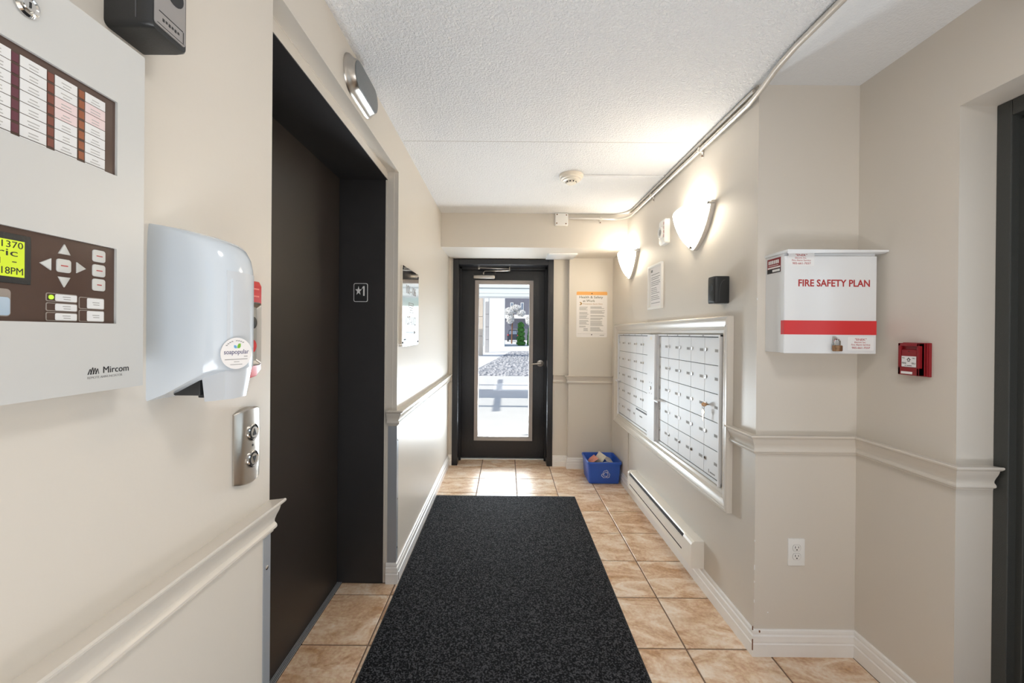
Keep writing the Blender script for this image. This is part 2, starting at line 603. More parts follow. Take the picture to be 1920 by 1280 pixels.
# floor: grout slab with one object per tile
b = MB()
b.box(-0.885, XR2 + 0.40, -2.5, YB + 0.32, -0.05, -0.003)
floor = tag(b.build('floor', m_grout, smooth=0), 'beige slate look tile floor with brown grout', 'floor', kind='structure')
T = 0.3353
X0, Y0 = 0.0941, 4.0855
tile_cache = {}
def tile(x0, x1, y0, y1):
    g = 0.0037
    w, d = round(x1 - x0 - 2 * g, 4), round(y1 - y0 - 2 * g, 4)
    if w < 0.012 or d < 0.012:
        return
    if (w, d) not in tile_cache:
        q = MB()
        c = 0.0014
        q.loft([[(-w / 2, -d / 2, -0.012), (w / 2, -d / 2, -0.012), (w / 2, d / 2, -0.012), (-w / 2, d / 2, -0.012)],
                [(-w / 2, -d / 2, -c), (w / 2, -d / 2, -c), (w / 2, d / 2, -c), (-w / 2, d / 2, -c)],
                [(-w / 2 + c, -d / 2 + c, 0), (w / 2 - c, -d / 2 + c, 0), (w / 2 - c, d / 2 - c, 0), (-w / 2 + c, d / 2 - c, 0)]], cap0=False)
        o = q.build('tile', m_tile, floor, smooth=0)
        tile_cache[(w, d)] = o.data
    else:
        o = bpy.data.objects.new('tile', tile_cache[(w, d)])
        COL.objects.link(o)
        o.parent = floor
    o.location = ((x0 + x1) / 2, (y0 + y1) / 2, 0)
for i in range(-3, 6):
    for j in range(-2, 16):
        x0, x1 = X0 + i * T, X0 + (i + 1) * T
        y1, y0 = Y0 - j * T, Y0 - (j + 1) * T
        if x1 <= XL + 0.01:                 # elevator threshold
            lo, hi = max(y0, YN + 0.002), min(y1, YF - 0.002)
            if hi > lo:
                tile(max(x0, -0.862), x1, lo, hi)
            continue
        if y0 >= Y1 - 0.02 and x0 > XR:
            continue
        if y0 >= YB + 0.2:
            continue
        xe = x1
        if x0 < XR < x1 and y0 >= Y1 - 0.02:
            xe = XR
        elif x1 > XR2:
            if y0 > YO or y1 < 0.3:
                xe = min(x1, XR2)
        ye = min(y1, YB + 0.205)
        if x0 > XR and y1 > Y1:
            ye = min(ye, Y1)
        if xe > x0 + 0.01 and ye > y0:
            tile(x0, xe, y0, ye)

# ------------------------------------------------------------------ mouldings
RAIL = [(0, .908), (.030, .9115), (.039, .9135), (.042, .911), (.041, .907), (.034, .901), (.028, .898), (.027, .892), (.024, .884), (.018, .873),
        (.0135, .862), (.0135, .856), (.017, .853), (.0195, .849), (.0195, .844), (.016, .840), (.011, .838), (.0105, .833), (0, .8285)]
BASE = [(0, .106), (.004, .106), (.008, .103), (.0095, .097), (.0095, .092), (.0075, .090), (.0075, .087), (.012, .082), (.013, .060), (.011, .057), (.011, .053), (.0145, .050), (.0145, .0), (0, .0)]

def mitre(path):
    P = [Vector(p) for p in path]
    out = []
    for i in range(len(P)):
        n = []
        if i > 0:
            d = (P[i] - P[i - 1]).normalized()
            n.append(Vector((-d.y, d.x)))
        if i < len(P) - 1:
            d = (P[i + 1] - P[i]).normalized()
            n.append(Vector((-d.y, d.x)))
        if len(n) == 2:
            q = (n[0] + n[1])
            q = q / (1 + n[0].dot(n[1]))
        else:
            q = n[0]
        out.append(q)
    return P, out

def mould(path, prof, names, material, labels, cat):
    P, N = mitre(path)
    for k in range(len(P) - 1):
        q = MB()
        rings = []
        for a in (k, k + 1):
            rings.append([(P[a].x + N[a].x * o, P[a].y + N[a].y * o, z) for o, z in prof])
        q.loft(rings)
        o = q.build(names[k], material, smooth=25)
        tag(o, labels[k], cat, kind='structure')

mould([(1.556, YO), (XR2, YO), (XR2, Y1), (XR, Y1), (XR, 1.884)], RAIL, ['trim_1', 'trim_2', 'trim_3', 'trim_4'], m_trim,
      ['short chair rail return ending at the black door frame', 'cream chair rail below the red pull station', 'cream chair rail below the white fire plan box', 'stub of chair rail butting against the mailbox frame'], 'chair rail')
mould([(XR, YB2), (.606, YB2), (.606, YB), (.462, YB)], RAIL, ['trim_5', 'trim_6', 'trim_7'], m_trim,
      ['cream chair rail under the safety poster', 'tiny chair rail jog beside the exit door', 'short chair rail right against the exit door frame'], 'chair rail')
mould([(-.543, YB), (XL, YB), (XL, YF), (XL - .048, YF)], RAIL, ['trim_8', 'trim_9', 'trim_10'], m_trim,
      ['sliver of chair rail between exit door frame and corner', 'glossy chair rail under the mirrored plate', 'chair rail end wrapped into the elevator opening'], 'chair rail')
mould([(XL, YN), (XL, -2.4)], RAIL, ['trim_11'], m_trim, ['cream chair rail below the elevator call buttons'], 'chair rail')
mould([(1.60, YO), (XR2, YO), (XR2, Y1), (XR, Y1), (XR, YB2), (.606, YB2), (.606, YB), (.462, YB)], BASE,
      ['baseboard_reveal', 'baseboard_side', 'baseboard_small', 'baseboard_right', 'baseboard_back', 'baseboard_jog', 'baseboard_door'], m_base,
      ['white baseboard in the side doorway reveal', 'white baseboard under the red pull station wall', 'scuffed white baseboard under the electrical outlet', 'white baseboard running under the heater',
       'white baseboard behind the blue bin', 'tiny white baseboard jog near the exit door', 'short white baseboard at the exit door frame'], 'baseboard')
mould([(-.543, YB), (XL, YB), (XL, YF), (XL - .050, YF)], BASE, ['baseboard_corner', 'baseboard_left', 'baseboard_return'], m_base,
      ['sliver of white baseboard in the corner by the exit door', 'white baseboard beside the black mat', 'white baseboard end wrapped into the elevator opening'], 'baseboard')
mould([(XL, YN), (XL, -2.4)], BASE, ['baseboard_near'], m_base, ['white baseboard below the elevator call buttons wall'], 'baseboard')

# corner guards
def guard(name, y, d, label):
    q = MB()
    x = XL
    q.box(x, x + .0022, y, y + d, .108, .826)
    q.box(x - .045, x + .0022, y - (.0022 if d > 0 else 0), y + (.0022 if d < 0 else 0), .108, .826)
    o = q.build(name, m_alu, smooth=0)
    tag(o, label, 'corner guard')
    for z in (.18, .44, .75):
        s = MB()
        s.lathe([(.0055, 0), (.0055, .001), (.003, .0022), (0.0005, .0022)], (0, 0, 0), 'x', 10)
        k = s.build('screw', m_chrome, o)
        k.location = (x + .0022, y + d * .5, z)
guard('corner_guard', YN, -.026, 'aluminium corner guard strip on the near side of the elevator')
guard('corner_guard', YF, .030, 'aluminium corner guard strip on the far side of the elevator')
# chips of missing paint
q = MB()
for z, h in ((.118, .016), (.05, .045)):
    q.box(XR - .0152, XR - .0115, Y1 - .0152, Y1 - .0118, z - h / 2, z + h / 2, .0008)
q.box(1.048, 1.054, Y1 - .0102, Y1 - .004, .096, .104, .001)
q.box(XL + .0135, XL + .0152, YF + .0, YF + .006, .015, .055)
tag(q.build('trim_21', m_chip, smooth=0), 'brown bare wood chips at the baseboard corner', 'paint chip', kind='structure')
q = MB()
for z, h in ((.36, .02), (.30, .008), (.47, .008), (1.47, .008), (.22, .012)):
    q.box(XR - .0006, XR + .0015, Y1 - .0006, Y1 + .0015, z - h / 2, z + h / 2)
q.box(1.087, 1.092, Y1 - .0006, Y1, .172, .176)
tag(q.build('trim_22', m_white, smooth=0), 'small white chips along the wall corner', 'paint chip', kind='structure')

# ------------------------------------------------------------------ elevator entrance (door_2)
ev = thing('door_2', 'dark elevator entrance with a brown sliding door', 'elevator door', (-.60, (YN + YF) / 2, 0), 0, kind='structure')
hw = (YF - YN) / 2
def evpart(name, m_, boxes, bev=0, label=None):
    q = MB()
    for bx in boxes:
        q.box(*bx, bev)
    return q.build(name, m_, ev, smooth=0, label=label)
evpart('sliding_door', m_elevdoor, [(-.330, -.281, -hw - .02, hw - .016, .004, 2.13)])
evpart('door_gap', m_gap, [(-.335, -.30, hw - .016, hw + .02, 0, 2.13)])
evpart('side_jamb', m_elev, [(-.300, -.044, hw - .004, hw + .03, .0, 2.119)], 0, 'black jamb plate with a floor marker')
evpart('side_jamb', m_elev, [(-.300, -.044, -hw - .03, -hw + .004, .0, 2.119)])
evpart('head_jamb', m_elev, [(-.335, -.0345, -hw, hw, 2.119, 2.1225)])
evpart('caulk_strip', m_trim, [(-.042, -.036, hw - .006, hw + .01, .108, 2.12)])
evpart('drywall_return', m_trim, [(-.075, -.034, -hw, hw, 2.1225, 2.1625), (-.034, .0, hw - .0015, hw + .01, .108, 2.1625)])
s = evpart('sill', m_gap, [(-.284, -.256, -hw, hw, -.004, .001)])
for k in range(4):
    evpart('sill_rib', m_alu, [(-.2825 + .0070 * k, -.2790 + .0070 * k, -hw, hw, .001, .0040)])
q = MB()
q.plate(rrect(-.037, .037, -.049, .049, .009), 0, -.0025)
fp = q.build('floor_marker', m_white, ev, smooth=0, label='black plate with white border, star and digit one')
fp.location = (-.170, hw - .004, 1.527)
q = MB()
q.plate(rrect(-.034, .034, -.046, .046, .007), -.0024, -.0031)
q.build('marker_plate', m_ink, fp, smooth=0)
q = MB()
st = []
for k in range(10):
    r = .0185 if k % 2 == 0 else .0075
    a = PI / 2 + k * PI / 5
    st.append((-.011 + r * .95 * math.cos(a), .009 + r * 1.35 * math.sin(a)))
q.plate(st, -.003, -.0042)
q.plate([(.0135, .034), (.021, .034), (.021, -.017), (.0135, -.017), (.0135, .0235), (.0085, .0215), (.0065, .017), (.0065, .0215)], -.003, -.0042)
q.build('star_and_digit', m_white, fp, smooth=0)

# ------------------------------------------------------------------ exit door (door_1)
YD = 4.33
d1 = thing('door_1', 'black glazed exit door in a black frame', 'door', (0, YB, 0), 0, kind='structure')
q = MB()
for x0, x1 in ((-.541, -.485), (.405, .460)):
    q.box(x0, x1, -.012, .29, 0, 2.056, .003)
q.box(-.485, .405, -.012, .29, 2.000, 2.056, .003)
q.box(-.488, -.470, .15, .20, 0, 1.985, .002)
q.box(.390, .408, .15, .20, 0, 1.985, .002)
q.box(-.470, .390, .15, .20, 1.975, 2.003, .002)
q.build('door_frame', m_black, d1, smooth=0)
q = MB()
GX0, GX1, GZ0, GZ1 = -.338, .272, .195, 1.872
q.box(-.486, GX0 + .02, .215, .26, .012, 1.999)
q.box(GX1 - .02, .406, .215, .26, .012, 1.999)
q.box(GX0 + .02, GX1 - .02, .215, .26, .012, GZ0 + .02)
q.box(GX0 + .02, GX1 - .02, .215, .26, GZ1 - .02, 1.999)
leaf = q.build('door_leaf', m_black, d1, smooth=0)
q = MB()
def frame_ring(q, x0, x1, z0, z1, w, y0, y1):
    q.box(x0, x0 + w, y0, y1, z0, z1)
    q.box(x1 - w, x1, y0, y1, z0, z1)
    q.box(x0 + w, x1 - w, y0, y1, z0, z0 + w)
    q.box(x0 + w, x1 - w, y0, y1, z1 - w, z1)
frame_ring(q, GX0, GX1, GZ0, GZ1, .020, .203, .262)
frame_ring(q, GX0 + .018, GX1 - .018, GZ0 + .018, GZ1 - .018, .012, .211, .262)
frame_ring(q, GX0 + .029, GX1 - .029, GZ0 + .029, GZ1 - .029, .010, .219, .262)
q.build('glazing_bead', m_dframe, d1, smooth=0)
q = MB()
q.box(GX0 + .034, GX1 - .034, .236, .242, GZ0 + .034, GZ1 - .034)
q.build('glass_pane', m_glass, d1, smooth=0)
q = MB()
q.box(-.486, .406, .19, .27, 0, .008, .002)
q.build('threshold', m_aluw, d1, smooth=0)
q = MB()
for z in (.28, 1.15, 1.86):
    q.tube([(-.482, .205, z - .05), (-.482, .205, z + .05)], .008, 10)
q.build('hinge_knuckles', m_black, d1)
# lever handle
q = MB()
q.lathe([(.036, 0), (.036, .004), (.033, .009), (.020, .011), (.014, .013), (.012, .040), (.0005, .042)], (.351, .215, 1.008), '-y', 28)
q.tube([(.351, .178, 1.008), (.32, .174, 1.006), (.27, .172, 1.003), (.252, .178, 1.000)], [.0105, .010, .0085, .007], 12)
q.build('lever_handle', m_nickel, d1, label='satin steel lever handle on a round rose')
# closer
q = MB()
q.box(-.355, -.130, .172, .215, 1.885, 1.930, .010)
cl = q.build('door_closer', m_nickel, d1, label='silver hydraulic closer body with folding arm')
q = MB()
q.tube([(-.250, .19, 1.928), (-.250, .19, 1.950)], .008, 10)
q.tube([(-.250, .19, 1.948), (-.236, .18, 1.964), (.018, .135, 1.966)], .006, 8)
q.tube([(.020, .135, 1.960), (.020, .135, 1.998)], .007, 10)
q.tube([(.020, .135, 1.985), (-.290, .155, 1.996)], .0085, 8)
q.box(-.305, -.285, .145, .165, 1.978, 2.010, .003)
q.build('closer_arm', m_nickel, cl)

# ------------------------------------------------------------------ side doorway (door_3)
d3 = thing('door_3', 'dark steel door and frame in the side doorway', 'door', (1.57, YO, 0), 0, kind='structure')
q = MB()
q.box(-.004, .060, -.040, .0, 0, ZO, .003)
q.box(.022, .10, -.058, -.036, 0, 2.00, .002)
q.box(-.004, .060, -1.03, -.99, 0, ZO, .003)
q.box(-.004, .060, -.99, -.04, ZO - .05, ZO, .003)
q.box(.022, .10, -1.0, -.058, ZO - .075, ZO - .045, .002)
q.build('door_frame', mat('charcoal_frame_paint', (0.045, 0.047, 0.044, 1), 0.45, bump=0.4, bscale=500), d3, smooth=0)
q = MB()
q.box(.045, .088, -.985, -.875, .01, ZO - .07, .002)
q.box(.045, .088, -.165, -.055, .01, ZO - .07, .002)
q.box(.045, .088, -.875, -.165, .01, .24)
q.box(.045, .088, -.875, -.165, ZO - .18, ZO - .07)
q.build('door_leaf', m_black, d3, smooth=0)
q = MB()
q.box(.064, .070, -.880, -.160, .235, ZO - .175)
q.build('glass_pane', m_glass, d3, smooth=0)
q = MB()
for z in (.25, 1.09, 1.85):
    q.tube([(.034, -.062, z - .05), (.034, -.062, z + .05)], .007, 10)
q.build('hinge_knuckles', m_elev, d3)

# ------------------------------------------------------------------ mat
q = MB()
q.box(-.560, .560, .05, 3.345, .0, .004, .001)
mt = q.build('floor_mat', m_rubber, smooth=0)
tag(mt, 'long black carpet entrance mat lying on the beige tiles', 'mat')
q = MB()
nx, ny = 60, 170
vs, fs = [], []
rr = random.Random(3)
for j in range(ny + 1):
    for i in range(nx + 1):
        edge = i in (0, nx) or j in (0, ny)
        vs.append((-.556 + 1.112 * i / nx, .054 + 3.287 * j / ny, .0035 if edge else .0095 + rr.uniform(-.0012, .0012)))
for j in range(ny):
    for i in range(nx):
        a = j * (nx + 1) + i
        fs.append([a, a + 1, a + nx + 2, a + nx + 1])
q.add(vs, fs)
q.build('carpet_pile', m_carpet, mt, smooth=60)

# ------------------------------------------------------------------ annunciator panel (left wall, nearest)
PY, PZ = .36, 1.2395
pn = thing('annunciator_panel', 'large off-white fire alarm annunciator box with zone labels and small screen', 'alarm panel', (XL, PY, PZ), LEFT)
N = .045
def L(y):   # world y on the panel -> local x
    return y - PY
def Zp(z):
    return z - PZ
WX0 = -.12
q = MB()
x0, x1, H_ = -.175, L(.6025), .4775
u0, u1, l0, l1 = Zp(1.529), Zp(1.629), Zp(1.3285), Zp(1.430)
wr = L(.561)
q.box(x0, WX0, 0, -N, 0, H_)
q.box(wr, x1, 0, -N, 0, H_)
q.box(WX0, wr, 0, -N, 0, l0)
q.box(WX0, wr, 0, -N, l1, u0)
q.box(WX0, wr, 0, -N, u1, H_)
q.build('enclosure', m_panel, pn, smooth=0)
uw = MB()
uw.box(WX0, wr, -N + .010, -N + .0035, u0, u1)
uw = uw.build('zone_window', m_window, pn, smooth=0)
lw = MB()
lw.box(WX0, wr, -N + .010, -N + .0035, l0, l1)
lw = lw.build('control_window', m_window, pn, smooth=0)
yf = -N + .0035
rl = random.Random(5)
lab_me = {}
for c, (a, e) in enumerate(((.346, .372), (.381, .407), (.416, .4425), (.451, .477), (.486, .511), (.521, .5465))):
    for r in range(8):
        zt = 1.6202 - .0127 * r
        zb = max(zt - .0118, 1.5293)
        q = MB()
        q.box(L(a), L(e), yf, yf - .0006, Zp(zb), Zp(zt))
        o = q.build('zone_label', m_labelpink if (c == 5 and r in (1, 2)) or (c == 4 and r in (2, 3)) else m_label, uw, smooth=0)
    q = MB()
    for r in range(8):
        zt = 1.6185 - .0127 * r
        for k in range(2):
            if zt - .0045 - .0042 * k > 1.532:
                ww = (e - a) * rl.uniform(.3, .5)
                q.box(L((a + e) / 2) - ww / 2, L((a + e) / 2) + ww / 2, yf - .0006, yf - .0008, Zp(zt - .0042 - .0036 * k), Zp(zt - .0032 - .0036 * k))
    q.build('label_print', m_inkpale, uw, smooth=0)
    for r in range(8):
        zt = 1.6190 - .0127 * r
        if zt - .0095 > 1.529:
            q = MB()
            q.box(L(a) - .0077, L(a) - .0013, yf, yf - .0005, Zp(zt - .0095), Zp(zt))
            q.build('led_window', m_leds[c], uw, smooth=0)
# lcd
q = MB()
q.box(WX0, L(.4620), yf, yf - .001, Zp(1.3695), Zp(1.4230), .0003)
q.build('screen_bezel', m_blackpl, lw, smooth=0)
q = MB()
q.box(WX0 + .01, L(.4555), yf - .0009, yf - .0013, Zp(1.3765), Zp(1.4160))
sc = q.build('lcd_screen', m_lcd, lw, smooth=0, label='lit yellow-green character display')
q = MB()
for t, xa, xb, za, zb in (('1370', .4345, .4540, 1.4075, 1.4145), ('ric', .4310, .4490, 1.3985, 1.4055), ('l', .4318, .4335, 1.3895, 1.3960), ('-', .4440, .4480, 1.3920, 1.3930), ('18PM', .4345, .4540, 1.3790, 1.3865)):
    q.text(t, L(xa), L(xb), Zp(za), Zp(zb), yf - .0013, .0002)
q.build('lcd_text', m_ink, lw, smooth=0)
def key(name, pts, m_, th=.0016):
    o = MB()
    o.plate(pts, yf, yf - th, .0006)
    return o.build(name, m_, lw, smooth=40)
def tri(cy, cz, r, a0):
    return [(L(cy) + r * math.cos(a0 + k * 2 * PI / 3), Zp(cz) + r * 1.05 * math.sin(a0 + k * 2 * PI / 3)) for k in range(3)]
key('enter_button', rrect(L(.4885), L(.5045), Zp(1.3885), Zp(1.4045), .003), m_key)
key('arrow_button', tri(.497, 1.4145, .0078, PI / 2), m_key)
key('arrow_button', tri(.497, 1.3790, .0078, -PI / 2), m_key)
key('arrow_button', tri(.4785, 1.3962, .0078, PI), m_key)
key('arrow_button', tri(.5150, 1.3968, .0074, 0), m_key)
for z in (1.4160, 1.3970, 1.3785):
    key('function_button', rrect(L(.5310), L(.5475), Zp(z - .0078), Zp(z + .0078), .003), m_key)
q = MB()
for cy, cz, w in ((.4965, 1.3965, .008), (.5392, 1.416, .008), (.5392, 1.397, .008), (.5392, 1.3785, .006)):
    q.box(L(cy - w / 2), L(cy + w / 2), yf - .0016, yf - .0018, Zp(cz - .0006), Zp(cz + .0006))
q.build('button_print', m_inkred, lw, smooth=0)
for (ya, yb, za, zb) in ((.4775, .5125, 1.3528, 1.3628), (.4775, .5125, 1.3415, 1.3515), (.4775, .5125, 1.3300, 1.3402), (.5145, .5468, 1.3462, 1.3612), (.5145, .5468, 1.3300, 1.3448)):
    q = MB()
    q.plate(rrect(L(ya), L(yb), Zp(za), Zp(zb), .002), yf, yf - .0006)
    s_ = q.build('status_key', m_keyedge, lw, smooth=0)
    q = MB()
    q.plate(rrect(L(ya) + .0009, L(yb) - .0009, Zp(za) + .0009, Zp(zb) - .0009, .0015), yf - .0006, yf - .0008)
    q.build('key_face', m_window, lw, smooth=0)
    q = MB()
    q.plate(rrect(L(ya) + .0095, L(yb) - .0012, Zp(za) + .0010, Zp(zb) - .0010, .0015), yf - .0008, yf - .0013)
    q.build('key_label', m_label, lw, smooth=0)
    q = MB()
    for k in range(2):
        c = (ya + .009 + yb) / 2
        zc = (za + zb) / 2 + .0012 - .0028 * k
        q.box(L(c - .0045 + .001 * k), L(c + .0045), yf - .0013, yf - .0014, Zp(zc - .0004), Zp(zc + .0004))
    q.build('key_print', m_inkgrey, lw, smooth=0)
q = MB()
q.plate(disc(L(.4825), Zp(1.3578), .0026, 14), yf - .0008, yf - .0016)
q.build('status_led', m_ledg, lw, smooth=0, label='lit green lamp')
q = MB()
q.plate(rrect(-.11, L(.4435), Zp(1.3335), Zp(1.3630), .004), yf, yf - .0006)
q.build('key_outline', m_keyedge, lw, smooth=0)
q = MB()
q.plate(rrect(-.11, L(.4425), Zp(1.3345), Zp(1.3540), .003), yf - .0005, yf - .0016, .0005)
q.build('wide_button', m_blue_key, lw, smooth=40)
q = MB()
for k in range(4):
    a = L(.5222) + .0032 * k
    hgt = .0090 if k in (1,) else .0070 + .001 * (k == 2)
    q.add([(a, -N - .0003, Zp(1.2626)), (a + .0018, -N - .0003, Zp(1.2628)), (a + .0040, -N - .0003, Zp(1.2626) + hgt), (a + .0030, -N - .0003, Zp(1.2626) + hgt)], [[0, 1, 2, 3]])
    a += .0016
    q.add([(a + .0030, -N - .0003, Zp(1.2626)), (a + .0040, -N - .0003, Zp(1.2628)), (a + .0026, -N - .0003, Zp(1.2626) + hgt), (a + .0018, -N - .0003, Zp(1.2626) + hgt)], [[0, 1, 2, 3]])
q.text('Mircom', L(.5430), L(.5795), Zp(1.2630), Zp(1.2715), -N, .0004, 0.0)
q.build('maker_logo', m_ink, pn, smooth=0)
q = MB()
q.text('REMOTE ANNUNCIATOR', L(.5225), L(.5700), Zp(1.2570), Zp(1.2600), -N, .0003)
q.build('maker_caption', m_inkgrey, pn, smooth=0)
q = MB()
q.lathe([(.0125, 0), (.0125, .002), (.0105, .0045), (.0085, .0050), (.0065, .0040), (.0060, .0048), (.0004, .0052)], (L(.4535), -N, Zp(1.676)), '-y', 26)
lk = q.build('cam_lock', m_chrome, pn)
q = MB()
q.box(L(.4535) - .0008, L(.4535) + .0008, -N - .005, -N - .0058, Zp(1.676) - .003, Zp(1.676) + .003)
q.build('keyhole', m_ink, lk, smooth=0)

# ------------------------------------------------------------------ black wall sounders (left by the panel, right above the mailboxes)
m_groove = mat('grey_groove', srgb(74, 74, 76), .5)
def sounder(label, loc, rz):
    t = thing('wall_speaker', label, 'speaker', loc, rz, 'small black wall speakers')
    q = MB()
    w = .0355
    rings = []
    for y, s_, zz in ((0, 1.0, 0.0), (-.050, 1.0, 0.0), (-.062, .95, .002), (-.0655, .86, .005)):
        rings.append([(x * s_, y, .064 + (z - .064) * (1 - zz * 10 * .3)) for x, z in rrect(-w, w, .0, .128, .008)])
    q.loft(rings)
    q.build('housing', m_blackpl, t, smooth=35)
    q = MB()
    q.plate(rrect(-.0285, .0275, .009, .119, .004), -.0655, -.0675, .0006)
    f = q.build('face_plate', m_greypl if rz == LEFT else m_blackpl, t, smooth=30)
    q = MB()
    q.box(-.022, .022, -.0675, -.0679, .030, .0312)
    q.box(-.025, .0245, -.0675, -.0679, .0115, .0122)
    q.box(.0225, .0235, -.0675, -.0679, .013, .03)
    for k in range(6):
        q.box(-.016 + .0055 * k, -.0125 + .0055 * k, -.0675, -.0678, .019 + .001 * (k % 2), .0235)
    q.build('face_marking', m_ink, f, smooth=0)
    q = MB()
    q.plate(disc(.006, .075, .0165, 22), -.0675, -.0682)
    q.build('speaker_opening', m_ink, f, smooth=0)
    for sx in (-1, 1):
        q = MB()
        arc = [(sx * (w + .0004), -.020 - .026 * math.sin(a), .010 + .100 * math.cos(a) ** .6 if math.cos(a) > 0 else .010) for a in [k * PI / 2 / 12 for k in range(13)]]
        q.tube(arc, .0008, 6)
        q.build('side_groove', m_groove, t)
    return t
sounder('black wall speaker with grey face above the alarm panel', (XL, .622, 1.7545), LEFT)
sounder('black wall speaker mounted above the mailboxes', (XR, 1.963, 1.468), RIGHT)

# ------------------------------------------------------------------ hand sanitiser dispenser
sp = thing('soap_dispenser', 'milky white hand sanitiser dispenser with a round sticker', 'dispenser', (XL, .7175, 1.205), LEFT)
half = [(-.0585, 0), (-.059, .030), (-.058, .070), (-.0555, .088), (-.050, .101), (-.041, .111), (-.028, .118), (-.012, .1215)]
plan = half + [(0, .122)] + [(-x, n) for x, n in half[::-1]]
rings = []
def bot(n):
    return .0 + .047 * min(1, max(0, (n - .012) / .085)) ** .9
rings.append([(x * .97, -n * .98, bot(n) + .001) for x, n in plan])
rings.append([(x, -n, bot(n) + .005) for x, n in plan])
for z, sn, sx in ((.10, 1.0, 1), (.20, 1.0, 1), (.225, .985, 1), (.243, .95, .995), (.258, .88, .985), (.268, .78, .975), (.275, .62, .965), (.2805, .42, .955), (.2845, .20, .945), (.2865, .04, .935)):
    rings.append([(x * sx, -n * sn, z) for x, n in plan])
q = MB()
q.loft(rings)
q.build('cover', m_soap, sp, smooth=50)
q = MB()
wpts = [(-.036, .1142), (-.026, .1186), (-.012, .1222), (0, .1227), (.012, .1222), (.026, .1186), (.036, .1142)]
q.loft([[(x, -n, .085) for x, n in wpts] + [(x, -n + .004, .085) for x, n in wpts[::-1]], [(x, -n, .215) for x, n in wpts] + [(x, -n + .004, .215) for x, n in wpts[::-1]]])
q.build('front_window', m_soapgrey, sp, smooth=50)
q = MB()
q.loft([[(x, -n, z0 * k) for x, n, z0 in ((-.034, .070, 1), (.034, .070, 1), (.036, .112, 1), (.020, .121, 1), (-.020, .121, 1), (-.036, .112, 1))] for k in (.052,)] +
       [[(x * .82, -n, -.004 + (.004 if n > .1 else 0)) for x, n in ((-.034, .072), (.034, .072), (.036, .106), (.020, .113), (-.020, .113), (-.036, .106))]])
q.build('drip_chute', m_soapgrey, sp, smooth=30)
q = MB()
q.box(-.030, .030, -.020, -.066, .006, .040, .003)
q.tube([(-.010, -.064, .022), (-.010, -.064, .002)], .013, 12)
q.build('pump', m_blackpl, sp, smooth=30)
q = MB()
q.box(-.0545, .0545, 0, -.006, .004, .282, .002)
q.build('back_plate', m_blackpl, sp, smooth=0)
st = thing('sticker', 'x', None)
bpy.data.objects.remove(st)
stk = MB()
stk.plate(disc(0, 0, .0262, 36), 0, -.0006)
stk = stk.build('round_sticker', m_paper, sp, smooth=0, label='round white sticker with blue and green leaves')
stk.location = (-.0245, -.1226, .0775)
stk.rotation_euler = (0, 0, math.radians(-24))
q = MB()
q.text('soapopular', -.0208, .0208, -.0035, .0065, -.0006, .0003, .004)
q.build('sticker_name', m_purple, stk, smooth=0)
q = MB()
for k in range(9):
    a = math.radians(140 - 10 * k)
    if k != 4:
        x, z = .0215 * math.cos(a), .0215 * math.sin(a)
        q.add([(x - .0018, -.0009, z - .0011), (x + .0012, -.0009, z - .0009), (x + .0016, -.0009, z + .0005), (x - .0014, -.0009, z + .0003)], [[0, 1, 2, 3]])
q.box(-.0195, .0185, -.0006, -.0009, -.0105, -.0095)
q.box(-.0045, .0045, -.0006, -.0009, -.0145, -.0137)
q.box(-.0105, .0095, -.0006, -.0009, -.0190, -.0182)
q.box(.0125, .0185, -.0006, -.0009, -.0060, -.0048)
q.build('sticker_print', m_inkgrey, stk, smooth=0)
q = MB()
q.plate([(.0010, .0085), (.0050, .0085), (.0066, .0115), (.0066, .0165), (.0030, .0160), (.0012, .0125)], -.0006, -.0009)
q.build('green_leaf', m_green, stk, smooth=0)
q = MB()
q.plate([(.0002, .0085), (-.0030, .0085), (-.0046, .0105), (-.0044, .0138), (-.0012, .0132), (.0002, .0108)], -.0006, -.0009)
q.build('blue_leaf', m_blueprint, stk, smooth=0)

# ------------------------------------------------------------------ red fire call station behind it
fs_ = thing('fire_phone_station', 'red rimmed fire alarm station half hidden behind the sanitiser dispenser', 'alarm station', (XL, .873, 1.216), LEFT)
q = MB()
pts = [(-.058, .014), (-.040, .004), (0, .0), (.040, .004), (.058, .018), (.058, .205), (.050, .214), (-.050, .214), (-.058, .205)]
q.plate(pts, 0, -.024, .004)
q.build('red_housing', m_red, fs_, smooth=30)
q = MB()
q.loft([[(x, -.023, z) for x, z in rrect(-.053, .034, .030, .166, .006)], [(x, -.036, z) for x, z in rrect(-.053, .034, .030, .166, .006)],
        [(x, -.038, z) for x, z in rrect(-.051, .032, .032, .164, .005)], [(x, -.030, z) for x, z in rrect(-.047, .028, .040, .156, .005)]])
q.build('silver_plate', m_nickel, fs_, smooth=25, label='bright silver face plate with black grille')
q = MB()
q.lathe([(.014, 0), (.013, .004), (.001, .006)], (.010, -.030, .122), '-y', 22)
q.build('speaker_dome', m_blackpl, fs_)
q = MB()
q.lathe([(.015, 0), (.014, .002), (.001, .003)], (.011, -.030, .072), '-y', 22)
q.build('warning_mark', m_stripe, fs_)
q = MB()
for z in (.198, .182):
    q.box(.010, .045, -.024, -.0246, z - .003, z)
q.build('rim_lettering', mat('faded_print', srgb(226, 122, 112), .5), fs_, smooth=0)

